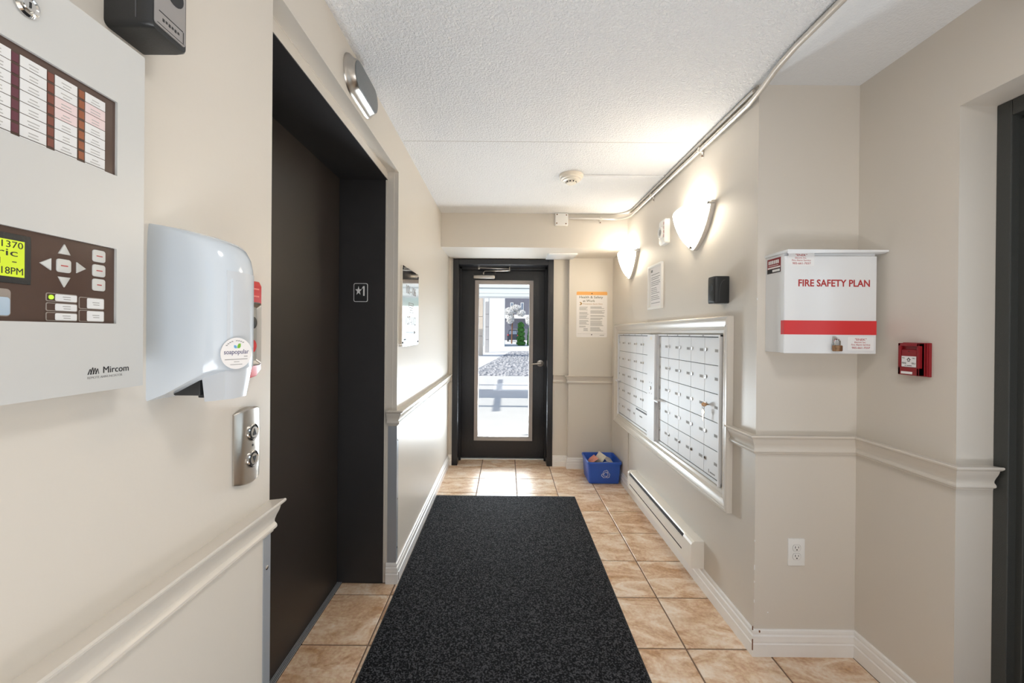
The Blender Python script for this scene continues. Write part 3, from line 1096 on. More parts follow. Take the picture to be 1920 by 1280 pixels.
# ------------------------------------------------------------------ elevator call plate
cp = thing('elevator_call_plate', 'brushed steel elevator call plate with up and down buttons', 'call button', (XL, .912, .985), LEFT)
q = MB()
rings = []
for i in range(9):
    x = -.0435 + .087 * i / 8
    k = 1 - (x / .0435) ** 2
    n = .004 + .0125 * k ** .6
    zt, zb = .158 + .009 * k, .008 - .008 * k
    rings.append([(x, 0, zb), (x, -n * .8, zb), (x, -n, zb + .003), (x, -n, zt - .003), (x, -n * .8, zt), (x, 0, zt)])
q.loft(rings)
cpb = q.build('plate', m_nickel, cp, smooth=35)
for z, up in ((.112, 1), (.053, -1)):
    q = MB()
    q.lathe([(.0185, 0), (.0185, .003), (.0165, .0045), (.0145, .0025)], (0, -.0155, z), '-y', 26)
    bz = q.build('button_bezel', m_chrome, cp)
    q = MB()
    q.lathe([(.0140, .001), (.0140, .0034), (.0130, .0042), (.0003, .0046)], (0, -.0155, z), '-y', 24)
    bt = q.build('button', m_ink, cp)
    q = MB()
    q.lathe([(.0118, .0038), (.0118, .0050), (.0003, .0051)], (0, -.0155, z), '-y', 24)
    q.build('button_face', m_nickel, bt)
    q = MB()
    q.plate([(-.0062, -.0065 * up + z), (.0062, -.0065 * up + z), (0, .0078 * up + z)], -.0204, -.0213)
    q.build('arrow', m_ink, bt, smooth=0)
q = MB()
q.plate(disc(0, .083, .0025, 12), -.0155, -.0170)
q.build('key_switch', m_ink, cp, smooth=0)

# ------------------------------------------------------------------ elevator lantern above the opening
ln = thing('elevator_lantern', 'oval steel elevator arrival lantern with dark lens', 'lantern', (XL, 1.582, 2.252), LEFT)
def stadium(w, h, n=10):
    return rrect(-w / 2, w / 2, -h / 2, h / 2, h / 2 - .0001, n)
q = MB()
q.loft([[(x, 0, z) for x, z in stadium(.296, .142)], [(x, -.006, z) for x, z in stadium(.294, .140)], [(x, -.012, z) for x, z in stadium(.282, .128)],
        [(x, -.020, z) for x, z in stadium(.268, .112)], [(x, -.034, z) for x, z in stadium(.258, .102)]], cap1=True)
q.build('steel_base', m_nickel, ln, smooth=40)
q = MB()
q.loft([[(x, -.033, z) for x, z in stadium(.252, .096)], [(x, -.036, z) for x, z in stadium(.250, .094)], [(x, -.0375, z) for x, z in stadium(.240, .084)]])
q.build('lens', m_lens, ln, smooth=30)

# ------------------------------------------------------------------ mirrored direction plate on the left wall
dp = thing('direction_plate', 'mirror polished plate with faint unit numbers, an arrow and a drawn reflection', 'sign', (XL, 2.428, 1.242), LEFT)
q = MB()
q.plate(rrect(-.204, .204, 0, .444, .014), 0, -.012, .002)
q.build('plate', m_mirror, dp, smooth=0)
q = MB()
q.text('107-112', -.118, .122, .120, .172, -.012, .0005)
q.text('101-106', -.118, .122, .298, .346, -.012, .0005)  # upper line is a blurred reflection drawn as lettering
q.box(-.118, .080, -.012, -.0126, .0760, .0800)
q.plate([(.080, .066), (.122, .078), (.080, .090)], -.012, -.0126)
for x0_, x1_, z0_, z1_ in ((-.055, .060, .193, .196), (-.055, .060, .247, .250), (-.055, -.051, .193, .250), (.056, .060, .193, .250)):
    q.box(x0_, x1_, -.012, -.0126, z0_, z1_)
for k in range(3):
    q.box(-.040, .045, -.012, -.0126, .206 + .014 * k, .210 + .014 * k)
q.build('engraving_and_reflection', mat('etching_and_reflection_grey', srgb(126, 116, 110), .6), dp, smooth=0)
q = MB()
for x in (-.188, .188):
    for z in (.022, .424):
        q.lathe([(.006, 0), (.005, .003), (.0004, .0035)], (x, -.012, z), '-y', 12)
q.box(-.165, -.120, -.012, -.0126, .034, .042)
q.build('screws', m_ink, dp)

# ------------------------------------------------------------------ safety poster on the end wall
po = thing('safety_poster', 'white safety poster with an orange band beside the exit door', 'poster', (.828, YB2, 1.288), BACK)
q = MB()
q.plate(rrect(-.150, .150, 0, .446, .012), 0, -.003)
q.build('sheet', m_paper, po, smooth=0)
q = MB()
q.plate(rrect(-.150, .150, .412, .446, .012)[:12] + [(-.150, .412), (.150, .412)], -.003, -.0036)
q.build('orange_band', m_orange, po, smooth=0)
q = MB()
q.text('Health & Safety', -.123, .108, .373, .404, -.003, .0005, .004)
q.text('at Work', -.088, .030, .344, .368, -.003, .0005, .004)
q.build('headline', mat('olive_print', srgb(92, 92, 70), .6), po, smooth=0)
q = MB()
q.plate([(-.122, .344), (-.108, .344), (-.092, .3285), (-.108, .313), (-.122, .313), (-.108, .3285)], -.003, -.0036)
q.text('Prevention Starts Here', -.084, .104, .3190, .3330, -.003, .0005)
q.build('subtitle', mat('ochre_print', srgb(180, 142, 88), .6), po, smooth=0)
q = MB()
rp = random.Random(11)
for z, n in ((.296, 4), (.245, 3), (.212, 4), (.165, 5), (.110, 2)):
    lines(q, -.122, -.026, z, n, .0092, .0036, -.003, rp)
for z, n in ((.300, 3), (.262, 4), (.215, 2), (.190, 3), (.158, 6), (.098, 5)):
    lines(q, -.014, .128, z, n, .0085, .0036, -.003, rp)
lines(q, -.080, -.035, .086, 3, .010, .004, -.003, rp)
q.box(-.136, .136, -.003, -.0034, .0318, .0330)
q.box(.078, .122, -.003, -.0034, .0170, .0215)
q.build('small_print', m_inkgrey, po, smooth=0)
for z in (.427, .025):
    q = MB()
    q.lathe([(.0055, 0), (.0050, .002), (.0004, .003)], (0, -.003, z), '-y', 12)
    q.build('screw', m_ink, po)

# white plate under the bulkhead
q = MB()
q.box(.372, .640, 3.785, 4.06, ZH - .014, ZH, .003)
tag(q.build('soffit_cover_plate', m_wmetal, smooth=0), 'white square cover plate under the bulkhead above the door frame', 'cover plate')

# ------------------------------------------------------------------ conduit, junction box, smoke detector
q = MB()
pth = [(1.008, -2.3, 2.338), (1.008, 1.46, 2.338), (1.010, 1.56, 2.330), (1.016, 1.66, 2.312), (1.018, 1.76, 2.300), (1.018, 3.40, 2.302)]
for k in range(1, 8):
    a = PI / 2 * k / 7
    pth.append((1.018 - .13 * (1 - math.cos(a)), 3.40 + .15 * math.sin(a), 2.302 + .006 * k / 7))
pth.append((.52, 3.55, 2.310))
q.tube(pth, .0112, 12)
cd = q.build('electrical_conduit', m_conduit, smooth=50)
tag(cd, 'pale metal conduit running along the ceiling corner to the square box', 'conduit')
for loc, rz in (((XR, 2.93, 2.288), RIGHT), ((XR, 2.20, 2.286), RIGHT), ((.795, YH, 2.295), BACK)):
    q = MB()
    q.box(-.009, .009, 0, -.0275, .002, .0275, .002)
    q.box(-.009, .009, 0, -.004, -.026, .004, .001)
    o = q.build('strap', m_conduit, cd, smooth=0)
    o.location, o.rotation_euler = loc, (0, 0, rz)
    q = MB()
    q.lathe([(.005, 0), (.004, .003), (.0004, .0035)], (loc[0], loc[1], loc[2]), '-y', 10)
    s_ = q.build('strap_screw', m_chip, o)
    s_.location = (0, 0, 0)
    s_.data.transform(Matrix.Translation((-loc[0], -loc[1] - .004, -loc[2] - .016)))
q = MB()
q.tube([(1.023, Y1 + .02, 2.341), (1.023, 3.45, 2.341)], .008, 10)
tag(q.build('signal_cable', m_trim, smooth=50), 'painted thin cable tucked into the ceiling corner above the conduit', 'cable')
jb = thing('junction_box', 'white square junction box at the end of the conduit', 'junction box', (.459, YH, 2.247), BACK)
q = MB()
q.plate(rrect(-.055, .055, 0, .104, .006), 0, -.034, .003)
q.build('box', m_wplastic, jb, smooth=30)
q = MB()
q.box(-.050, .050, -.034, -.036, .005, .099, .0008)
q.build('cover', m_wplastic, jb, smooth=0)
for x, z in ((-.040, .090), (.040, .086), (-.042, .016), (.036, .012)):
    q = MB()
    q.lathe([(.0055, 0), (.0005, .001)], (x, -.036, z), '-y', 10)
    q.build('screw', m_chip, jb)
sd = thing('smoke_detector', 'ivory round smoke detector on the stippled ceiling', 'smoke detector', (.410, 2.70, ZC), 0)
q = MB()
q.lathe([(.078, 0), (.078, -.012), (.074, -.017), (.070, -.018), (.070, -.024), (.066, -.030), (.058, -.032), (.056, -.038), (.050, -.041), (.036, -.043), (.0005, -.043)], (0, 0, 0), 'z', 32)
q.build('base', m_detector, sd, smooth=30)
q = MB()
q.lathe([(.034, -.043), (.034, -.052), (.030, -.056), (.0005, -.057)], (0, 0, 0), 'z', 24)
q.build('sensor_cap', m_detector, sd, smooth=30)
for k in range(10):
    a = 2 * PI * k / 10
    q = MB()
    q.box(-.005, .005, -.0015, .0015, -.0515, -.0445)
    o = q.build('vent_slot', m_ink, sd, smooth=0)
    o.location = (.0335 * math.cos(a), .0335 * math.sin(a), 0)
    o.rotation_euler = (0, 0, a + PI / 2)
q = MB()
q.box(.486, 1.012, 2.690, 2.702, ZC - .008, ZC, .002)
tag(q.build('wire_raceway', m_ceil2, smooth=0), 'thin white wire channel from the smoke detector to the conduit', 'wire channel')

# ceiling lamp just inside the frame at the top right
cl_ = thing('ceiling_globe', 'clear glass lamp cap on the ceiling above the side doorway', 'ceiling lamp', (1.385, 1.10, ZC), 0)
q = MB()
q.lathe([(.060, 0), (.060, -.012), (.050, -.018), (.030, -.020), (.0005, -.020)], (0, 0, 0), 'z', 24)
q.build('base', m_wplastic, cl_, smooth=35)
q = MB()
q.lathe([(.028, -.018), (.040, -.028), (.043, -.042), (.036, -.058), (.020, -.066), (.0005, -.068)], (0, 0, 0), 'z', 22)
q.build('glass_cap', m_bulbglass, cl_, smooth=60)

# ------------------------------------------------------------------ wall sconces
def sconce(label, y):
    t = thing('wall_sconce', label, 'wall lamp', (XR, y, 1.785), RIGHT, 'alabaster wall sconces')
    wd, dp_, ht = .192, .080, .208
    q = MB()
    prof = [(0.0, .006), (.06, .16), (.14, .30), (.26, .47), (.40, .63), (.56, .77), (.74, .89), (.90, .965), (1.0, 1.0)]
    rings = []
    for f, s_ in prof:
        ring = []
        for k in range(25):
            a = PI * k / 24
            bow = .022 * math.sin(a) if f > .5 else .022 * math.sin(a) * f * 2
            ring.append((-wd * s_ * math.cos(a), -.024 - dp_ * s_ ** 1.15 * math.sin(a), ht * f - bow * 0 + .012 * math.sin(a) * f))
        rings.append(ring)
    q.loft(rings, cap0=False, cap1=False, closed=False)
    sh = q.build('glass_shade', m_shade, t, smooth=60, label='glowing alabaster half bowl')
    sm = sh.modifiers.new('thick', 'SOLIDIFY')
    sm.thickness = .003
    q = MB()
    outl = [(-wd * s_ * 1.02 - .003, ht * f - .006 * (1 - f)) for f, s_ in prof][::-1] + [(wd * s_ * 1.02 + .003, ht * f - .006 * (1 - f)) for f, s_ in prof]
    q.plate(outl, 0, -.022)
    q.build('back_plate', m_trim, t, smooth=0)
    for x, z in ((-.188, ht - .010), (.188, ht - .010), (0, .012)):
        q = MB()
        q.tube([(x, -.004, z), (x, -.036, z)], .0085, 10)
        q.tube([(x, -.036, z), (x, -.040, z)], [.0105, .007], 10)
        q.build('clip', m_chrome, t)
    q = MB()
    q.lathe([(.010, .06), (.012, .08), (.020, .100), (.025, .125), (.022, .145), (.010, .158), (.0005, .160)], (0, -.046, 0), 'z', 16)
    q.build('bulb', mat('lamp_bulb', (1, .9, .7, 1), .4, emit=(1, .80, .52, 1), estr=5), t)
    wp = Matrix.Rotation(RIGHT, 4, 'Z') @ Vector((0, -.055, .190))
    add_light('sconce_lamp', 'POINT', (XR + wp.x, y + wp.y, 1.785 + wp.z), SCONCE_W, (1.0, .93, .83), shadow_soft_size=.025)
    return t
sconce('glowing half bowl wall sconce nearest the corner above black speaker', 2.26)
sconce('glowing half bowl wall sconce farther back near the bulkhead', 3.445)

# fire horn
hn = thing('fire_horn', 'ivory fire alarm horn with red lettering between the two sconces', 'alarm horn', (XR, 2.690, 1.905), RIGHT)
q = MB()
q.loft([[(x, 0, z) for x, z in rrect(-.052, .052, .0, .160, .012)], [(x, -.026, z) for x, z in rrect(-.052, .052, .0, .160, .012)],
        [(x, -.034, z) for x, z in rrect(-.046, .046, .008, .152, .012)]])
q.build('housing', m_wplastic, hn, smooth=40)
q = MB()
q.lathe([(.040, 0), (.038, .008), (.032, .012), (.026, .008), (.0005, .006)], (-.010, -.033, .078), '-y', 28)
q.build('grille', m_wplastic, hn, smooth=35)
q = MB()
for i in range(-2, 3):
    for j in range(-2, 3):
        if i * i + j * j < 6:
            q.box(-.010 + i * .008 - .002, -.010 + i * .008 + .002, -.038, -.0412, .078 + j * .008 - .002, .078 + j * .008 + .002)
q.build('grille_holes', m_inkgrey, hn, smooth=0)
q = MB()
for k, ch in enumerate('FIRE'):
    w_ = .004 if ch == 'I' else .011
    q.text(ch, .038 - w_ / 2, .038 + w_ / 2, .118 - .026 * k, .136 - .026 * k, -.033, .0016, .01)
q.build('lettering', m_inkred, hn, smooth=0)

# framed notice
nt_ = thing('framed_notice', 'small white framed notice of printed lines above the mailboxes', 'notice', (XR, 2.872, 1.497), RIGHT)
q = MB()
frame_ring(q, -.132, .132, 0, .310, .014, 0, -.016)
frame_ring(q, -.120, .120, .012, .298, .006, 0, -.011)
q.build('frame', m_wplastic, nt_, smooth=0)
q = MB()
q.box(-.120, .120, 0, -.004, .012, .298)
q.build('sheet', m_paper, nt_, smooth=0)
q = MB()
rp = random.Random(4)
q.box(-.095, -.060, -.004, -.0045, .262, .280)
for z, n in ((.245, 1), (.225, 2), (.195, 3), (.150, 4), (.095, 3), (.045, 1)):
    lines(q, -.085, .088, z, n, .0125, .0040, -.004, rp, .45)
q.build('print', m_inkgrey, nt_, smooth=0)

# ------------------------------------------------------------------ mailboxes and their frame
FY0, FY1, FZ0, FZ1 = 1.884, 3.872, .508, 1.408
fc = (FY0 + FY1) / 2
mf = thing('mailbox_surround', 'broad cream moulded frame around the mailboxes', 'frame', (XR - .0008, fc, FZ0), RIGHT)
fw, fh = (FY1 - FY0) / 2, FZ1 - FZ0
PROF = [(0, 0), (0, .026), (.004, .030), (.012, .030), (.016, .0265), (.022, .0265), (.026, .024), (.040, .019), (.050, .0175), (.053, .014), (.060, .014), (.064, .010), (.078, .008), (.082, .004), (.082, 0)]
def side(corners):
    (ax, az, adx, adz), (bx_, bz_, bdx, bdz) = corners
    q = MB()
    q.loft([[(ax + adx * o, -n, az + adz * o) for o, n in PROF], [(bx_ + bdx * o, -n, bz_ + bdz * o) for o, n in PROF]])
    return q
side(((-fw, fh, 1, -1), (fw, fh, -1, -1))).build('top_moulding', m_trim, mf, smooth=25)
side(((-fw, 0, 1, 1), (fw, 0, -1, 1))).build('bottom_moulding', m_trim, mf, smooth=25)
side(((-fw, 0, 1, 1), (-fw, fh, 1, -1))).build('side_moulding', m_trim, mf, smooth=25)
side(((fw, 0, -1, 1), (fw, fh, -1, -1))).build('side_moulding', m_trim, mf, smooth=25)

def greek_plate(q, x, z, w, h, y, rnd):
    q.box(x - w / 2, x + w / 2, y, y - .0008, z - h / 2, z + h / 2)

lock_me = None
def mailbox_unit(label, ya, yb, special):
    """ya<yb in world Y; local x runs toward the viewer (-Y)"""
    global lock_me
    yc = (ya + yb) / 2
    zb, zt = .594, 1.322
    t = thing('mailbox_unit', label, 'mailboxes', (XR, yc, zb), RIGHT)
    w = (yb - ya) / 2
    q = MB()
    q.box(-w, w, -.0005, -.003, 0, zt - zb)
    q.build('back_panel', m_ink, t, smooth=0)
    q = MB()
    h = zt - zb
    q.box(-w, -w + .010, -.0005, -.020, 0, h, .001)
    q.box(w - .012, w, -.0005, -.020, 0, h, .001)
    q.box(-w, w, -.0005, -.016, h - .010, h, .001)
    q.box(-w, w, -.0005, -.009, 0, .016, .001)
    q.build('aluminium_surround', m_aluw, t, smooth=0)
    nx_, nz_ = 5, 5
    ix0, ix1 = -w + .012, w - .014
    cw = (ix1 - ix0) / nx_
    rz0, rz1 = .019, h - .013
    rh = (rz1 - rz0) / nz_
    rnd = random.Random(int(ya * 100))
    for r in range(nz_):
        for c in range(nx_):
            wide = 1
            if special and r == 4 and c == 3:
                wide = 2
            if special and r == 4 and c == 4:
                continue
            xa, xb = ix0 + c * cw, ix0 + (c + wide) * cw
            z1_, z0_ = rz1 - r * rh, rz1 - (r + 1) * rh
            q = MB()
            q.box(xa + .0013, xb - .0013, -.0035, -.0068, z0_ + .0016, z1_ - .0016, .0008)
            dr = q.build('mailbox_door', m_aluw, t, smooth=0)
            zc = (z0_ + z1_) / 2
            if wide == 1:
                if lock_me is None:
                    q = MB()
                    q.lathe([(.0095, 0), (.0095, .003), (.008, .0045), (.0062, .0046), (.0058, .0040), (.0004, .0040)], (0, 0, 0), '-y', 14)
                    o = q.build('lock', m_chrome, dr)
                    lock_me = o.data
                    q = MB()
                else:
                    o = bpy.data.objects.new('lock', lock_me)
                    COL.objects.link(o)
                    o.parent = dr
                o.location = (xa + .0165, -.0068, zc + .006)
                q = MB()
                x_ = xa + cw * .78
                q.box(x_ - .019, x_ + .019, -.0068, -.0076, zc - .004, zc + .011)
                q.build('number_plate', m_inkpale, dr, smooth=0)
                q = MB()
                for k in range(3):
                    q.box(x_ - .013 + .0095 * k, x_ - .0065 + .0095 * k, -.0076, -.0078, zc - .0005, zc + .0075)
                q.build('number', m_inkgrey, dr, smooth=0)
            else:
                q = MB()
                q.box(xa + .012, xb - .012, -.0066, -.0074, z1_ - .024, z1_ - .012)
                q.build('mail_slot', m_ink, dr, smooth=0)
                q = MB()
                q.box(xa + .10, xa + .16, -.0068, -.0074, zc + .004, zc + .014)
                q.box(xb - .05, xb - .012, -.0068, -.0074, z0_ + .014, z0_ + .020)
                q.build('slot_label', m_inkgrey, dr, smooth=0)
            if not special and r == 4 and c == 4:
                q = MB()
                q.box(xa + .05, xa + .056, -.0068, -.0074, z0_ + .012, z0_ + .030)
                q.box(xa + .064, xa + .115, -.0068, -.0074, z0_ + .014, z0_ + .021)
                q.build('maker_mark', m_inkgrey, dr, smooth=0)
    # pull handle on the far stile
    q = MB()
    hz = (.905 if special else .880) - zb
    q.box(-w + .004, -w + .075, -.006, -.040, hz, hz + .004, .001)
    q.box(-w + .004, -w + .075, -.036, -.040, hz - .010, hz + .004, .001)
    q.build('pull_handle', m_aluw, t, smooth=0)
    # hinge dots along the top
    q = MB()
    for k in range(1, 5):
        q.box(ix0 + k * cw - .006, ix0 + k * cw + .006, -.0155, -.0175, h - .008, h - .003)
    q.build('top_rivets', m_inkgrey, t, smooth=0)
    return t
mailbox_unit('far aluminium mailbox bank with a wide slotted door at the bottom', 2.945, 3.782, True)
mailbox_unit('near aluminium mailbox bank with keys hanging in one lock', 1.972, 2.795, False)
# centre post between the banks
cpst = thing('mailbox_post', 'pale metal post with a lock between the two mailbox banks', 'post', (XR, 2.870, .594), RIGHT)
q = MB()
q.box(-.072, .072, 0, -.034, .002, .726, .002)
q.build('post', m_aluw, cpst, smooth=0)
q = MB()
q.lathe([(.013, 0), (.013, .003), (.010, .005), (.0005, .005)], (.0, -.034, .355), '-y', 16)
q.build('master_lock', m_nickel, cpst)
q = MB()
for x in (-.022, .020):
    for z in (.318, .392):
        q.box(x - .004, x + .004, -.034, -.0346, z - .003, z + .003)
q.build('rivets', m_inkgrey, cpst, smooth=0)
q = MB()
q.box(-.016, .020, -.034, -.0344, .690, .712)
q.build('tag', m_detector, cpst, smooth=0)

# keys in the lock
ky = thing('mailbox_keys', 'two small brass keys hanging from a mailbox lock', 'keys', (XR - .008, 2.105, .965), RIGHT)
q = MB()
q.plate([(-.002 + .013 * math.cos(a), .002 + .011 * math.sin(a)) for a in [2 * PI * k / 20 for k in range(20)]], .001, -.001)
o = q.build('key_head', m_brass, ky)
o.rotation_euler = (0, 0, math.radians(75))
o.location = (.0, -.017, 0)
q = MB()
q.tube([(0, -.012, .002), (0, 0, .002)], .004, 8)
q.build('key_blade', m_brass, ky)
q = MB()
q.tube([(.010 * math.cos(2 * PI * k / 20) - .004, -.022, -.010 + .012 * math.sin(2 * PI * k / 20)) for k in range(21)], .0012, 6)
q.build('key_loop', m_nickel, ky)
q = MB()
hd = [(-.004 + .013 * math.cos(a), -.036 + .012 * math.sin(a)) for a in [-PI / 2 + .45 + (2 * PI - .9) * k / 18 for k in range(19)]]
q.plate(hd + [(-.0065, -.060), (-.0065, -.078), (-.004, -.083), (.0005, -.078), (.0005, -.060)][::-1][::-1] if False else hd + [(-.0085, -.050), (-.0075, -.078), (-.004, -.083), (-.0005, -.076), (.0005, -.050)], -.021, -.023)
q.build('hanging_key', m_brass, ky)

# access board under the frame
q = MB()
q.box(XR - .007, XR, 3.482, 3.99, .108, .500, .001)
tag(q.build('access_board', m_wall, smooth=0), 'beige painted board fixed to the wall below the mailbox frame', 'board')

# ------------------------------------------------------------------ baseboard heater
hy0, hy1 = 2.146, 3.275
ht = thing('baseboard_heater', 'long white electric baseboard heater under the mailboxes', 'heater', (XR, (hy0 + hy1) / 2, .107), RIGHT)
hwid = (hy1 - hy0) / 2
q = MB()
sec = [(0, 0), (-.060, 0), (-.066, .006), (-.066, .062), (-.060, .064), (-.052, .064), (-.052, .070), (-.060, .094), (-.060, .098)]
body = [(0.0, 0.0), (-.060, 0), (-.066, .008), (-.066, .104), (-.058, .106), (-.050, .106), (-.050, .126), (-.058, .127), (-.054, .134), (-.046, .137), (0, .137)]
q.loft([[(x, y, z) for y, z in body] for x in (-hwid + .03, hwid - .10)])
q.build('body', m_heater, ht, smooth=25)
capp = [(0, 0), (-.062, 0), (-.068, .006), (-.068, .122), (-.062, .133), (-.050, .140), (0, .140)]
for xa, xb in ((-hwid, -hwid + .03), (hwid - .10, hwid)):
    q = MB()
    q.loft([[(x, y, z) for y, z in capp] for x in (xa, xb)])
    q.build('end_cap', m_heater, ht, smooth=25)
q = MB()
q.box(-hwid + .031, hwid - .101, -.0505, -.0600, .1065, .1255)
q.build('upper_slot', m_ink, ht, smooth=0)
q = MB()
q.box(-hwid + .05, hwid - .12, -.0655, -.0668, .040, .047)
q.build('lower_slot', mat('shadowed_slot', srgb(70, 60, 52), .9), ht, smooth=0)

# ------------------------------------------------------------------ blue recycling bin
bn = thing('recycling_bin', 'blue plastic recycling bin with white arrows in the corner', 'bin', (.868, 3.775, 0), 0)
q = MB()
def rr3(hx, hy, r, z, cy=0):
    return [(x, cy + y, z) for x, y in rrect(-hx, hx, -hy, hy, r, 4)]
q.loft([rr3(.126, .128, .015, 0), rr3(.132, .134, .018, .004), rr3(.143, .152, .02, .176), rr3(.150, .160, .022, .178), rr3(.151, .161, .022, .192), rr3(.149, .159, .022, .196),
        rr3(.141, .151, .018, .196), rr3(.139, .149, .018, .19), rr3(.126, .128, .014, .008)])
q.build('tub', m_bin, bn, smooth=40)
q = MB()
C0 = Vector((0.005, .0))
def rarrow(q, a0):
    for k in range(3):
        a = a0 + k * 2 * PI / 3
        R_ = lambda x, z: (x * math.cos(a) - z * math.sin(a), x * math.sin(a) + z * math.cos(a))
        outer = [(-.030, .014), (-.014, .040), (.010, .040), (.010, .047), (.027, .030), (.010, .016), (.010, .024), (-.006, .024), (-.018, .006)]
        pts = [R_(*p) for p in outer]
        # outline only
        for i in range(len(pts)):
            p0, p1 = pts[i], pts[(i + 1) % len(pts)]
            d = Vector((p1[0] - p0[0], p1[1] - p0[1]))
            if d.length < 1e-5:
                continue
            n = Vector((-d.y, d.x)).normalized() * .0024
            q.add([(p0[0] - n.x, 0, p0[1] - n.y), (p1[0] - n.x, 0, p1[1] - n.y), (p1[0] + n.x, 0, p1[1] + n.y), (p0[0] + n.x, 0, p0[1] + n.y)], [[0, 1, 2, 3]])
rarrow(q, 0.1)
lg = q.build('recycling_mark', m_binmark, bn, smooth=0, label='white outlined chasing arrows mark')
lg.location = (.010, -.1475, .088)
lg.rotation_euler = (math.atan2(.018, .172), 0, 0)
lg.scale = (.85, .85, .85)
fl_mats = [mat('flyer_pink', srgb(232, 150, 130), .5, var=.35, vscale=40), mat('flyer_cream', srgb(226, 218, 200), .5, var=.22, vscale=60), mat('flyer_grey', srgb(196, 190, 186), .5, var=.3, vscale=70),
           mat('flyer_white', srgb(232, 232, 228), .5, var=.12, vscale=60), mat('flyer_green', srgb(206, 214, 170), .5, var=.2, vscale=50)]
def flyer(label, x, y, z, rx, ry, rz, w, h, mi, fold=.02):
    q = MB()
    nn = 6
    top = []
    for j in range(2):
        for i in range(nn + 1):
            u_ = i / nn - .5
            top.append((u_ * w, (j - .5) * h, fold * math.sin(PI * (i / nn)) + .004 * math.sin(9 * u_ + j)))
    vs = top + [(a, b_, c - .002) for a, b_, c in top]
    m_ = nn + 1
    fs = []
    for i in range(nn):
        fs += [[i, i + 1, m_ + i + 1, m_ + i], [2 * m_ + i, 3 * m_ + i, 3 * m_ + i + 1, 2 * m_ + i + 1], [i, 2 * m_ + i, 2 * m_ + i + 1, i + 1], [m_ + i, m_ + i + 1, 3 * m_ + i + 1, 3 * m_ + i]]
    fs += [[0, m_, 3 * m_, 2 * m_], [nn, 2 * m_ + nn, 3 * m_ + nn, m_ + nn]]
    q.add(vs, fs)
    o = q.build('flyer', fl_mats[mi], smooth=30)
    o.location = (.868 + x, 3.775 + y, z)
    o.rotation_euler = (math.radians(rx), math.radians(ry), math.radians(rz))
    tag(o, label, 'flyer', 'crumpled flyers in the blue bin')
    return o
flyer('pink and white flyer leaning left inside the blue bin', -.076, .015, .135, 0, -62, 6, .14, .13, 0)
flyer('cream picture flyer standing tallest in the blue bin', -.004, .02, .140, 24, -76, -6, .17, .13, 1)
flyer('grey creased flyer at the right side of the blue bin', .078, .005, .132, 6, 48, 6, .15, .16, 2, .035)
flyer('thin pale green slip at the left edge of the blue bin', -.098, -.085, .150, 0, 45, 5, .10, .025, 4, .004)
flyer('white folded sheet lying flat low in the blue bin', .035, -.082, .135, 40, 8, 6, .13, .07, 3)

# ------------------------------------------------------------------ white fire plan cabinet
bx_ = thing('fire_plan_cabinet', 'white metal wall cabinet lettered in red with a padlock', 'cabinet', (1.2435, Y1, 1.254), BACK)
hx = .1765
q = MB()
q.box(-hx, hx, 0, -.110, 0, .384, .002)
q.build('body', m_wmetal, bx_, smooth=0)
q = MB()
q.box(-hx, hx, -.1115, -.1185, -.002, .374, .0025)
q.box(-hx - .0015, -hx, -.098, -.117, 0, .372)
dr = q.build('door', m_wmetal, bx_, smooth=30)
q = MB()
q.loft([[(-hx - .004, .0, .384), (-hx - .004, -.136, .384), (-hx - .004, -.139, .378), (-hx - .004, -.139, .394), (-hx - .004, 0, .394)],
        [(.2030, .0, .384), (.2030, -.120, .384), (.2030, -.139, .388), (.2030, -.139, .394), (.2030, 0, .394)]])
q.build('hood', m_wmetal, bx_, smooth=0)
q = MB()
q.box(-hx - .0018, hx + .0002, -.1184, -.1192, .071, .125)
q.box(-hx - .002, -hx - .0014, -.100, -.1186, .071, .125)
q.build('red_stripe', m_stripe, dr, smooth=0)
q = MB()
q.text('FIRE SAFETY PLAN', -.1245, .150, .2555, .2830, -.1186, .0004, .022)
q.build('lettering', m_inkred, dr, smooth=0)
for (xa, za) in ((-.158, .338), (.073, .015)):
    q = MB()
    q.plate(rrect(xa - .006, xa + .094, za - .004, za + .048, .004), -.1185, -.1188)
    s_ = q.build('service_label', m_white, dr, smooth=0)
    q = MB()
    q.text('"ENEK"', xa + .022, xa + .066, za + .034, za + .0425, -.1188, .0003, .006)
    q.text('Electric Inc.', xa + .020, xa + .064, za + .0245, za + .0305, -.1188, .0003)
    q.text('Fire Alarm Service', xa + .008, xa + .080, za + .0150, za + .0215, -.1188, .0003)
    q.text('905-661-7037', xa + .010, xa + .080, za + .0025, za + .0105, -.1188, .0003, .004)
    q.build('service_print', m_inkred, dr, smooth=0)
# side sticker: red and black with white bars
q = MB()
q.box(-hx - .0008, -hx, -.012, -.094, .3160, .3740)
ss = q.build('side_sticker', m_dred, bx_, smooth=0)
q = MB()
q.box(-hx - .0011, -hx - .0007, -.012, -.094, .3160, .3330)
q.build('black_band', m_ink, bx_, smooth=0)
q = MB()
q.box(-hx - .0011, -hx - .0007, -.016, -.092, .3345, .3405)
q.box(-hx - .0014, -hx - .0010, -.045, -.090, .3200, .3290)
for k in range(6):
    q.box(-hx - .0012, -hx - .0007, -.020 - .011 * k, -.028 - .011 * k, .3520, .3665)
q.box(-hx - .0012, -hx - .0007, -.020, -.080, .3450, .3470)
q.build('sticker_print', m_white, bx_, smooth=0)
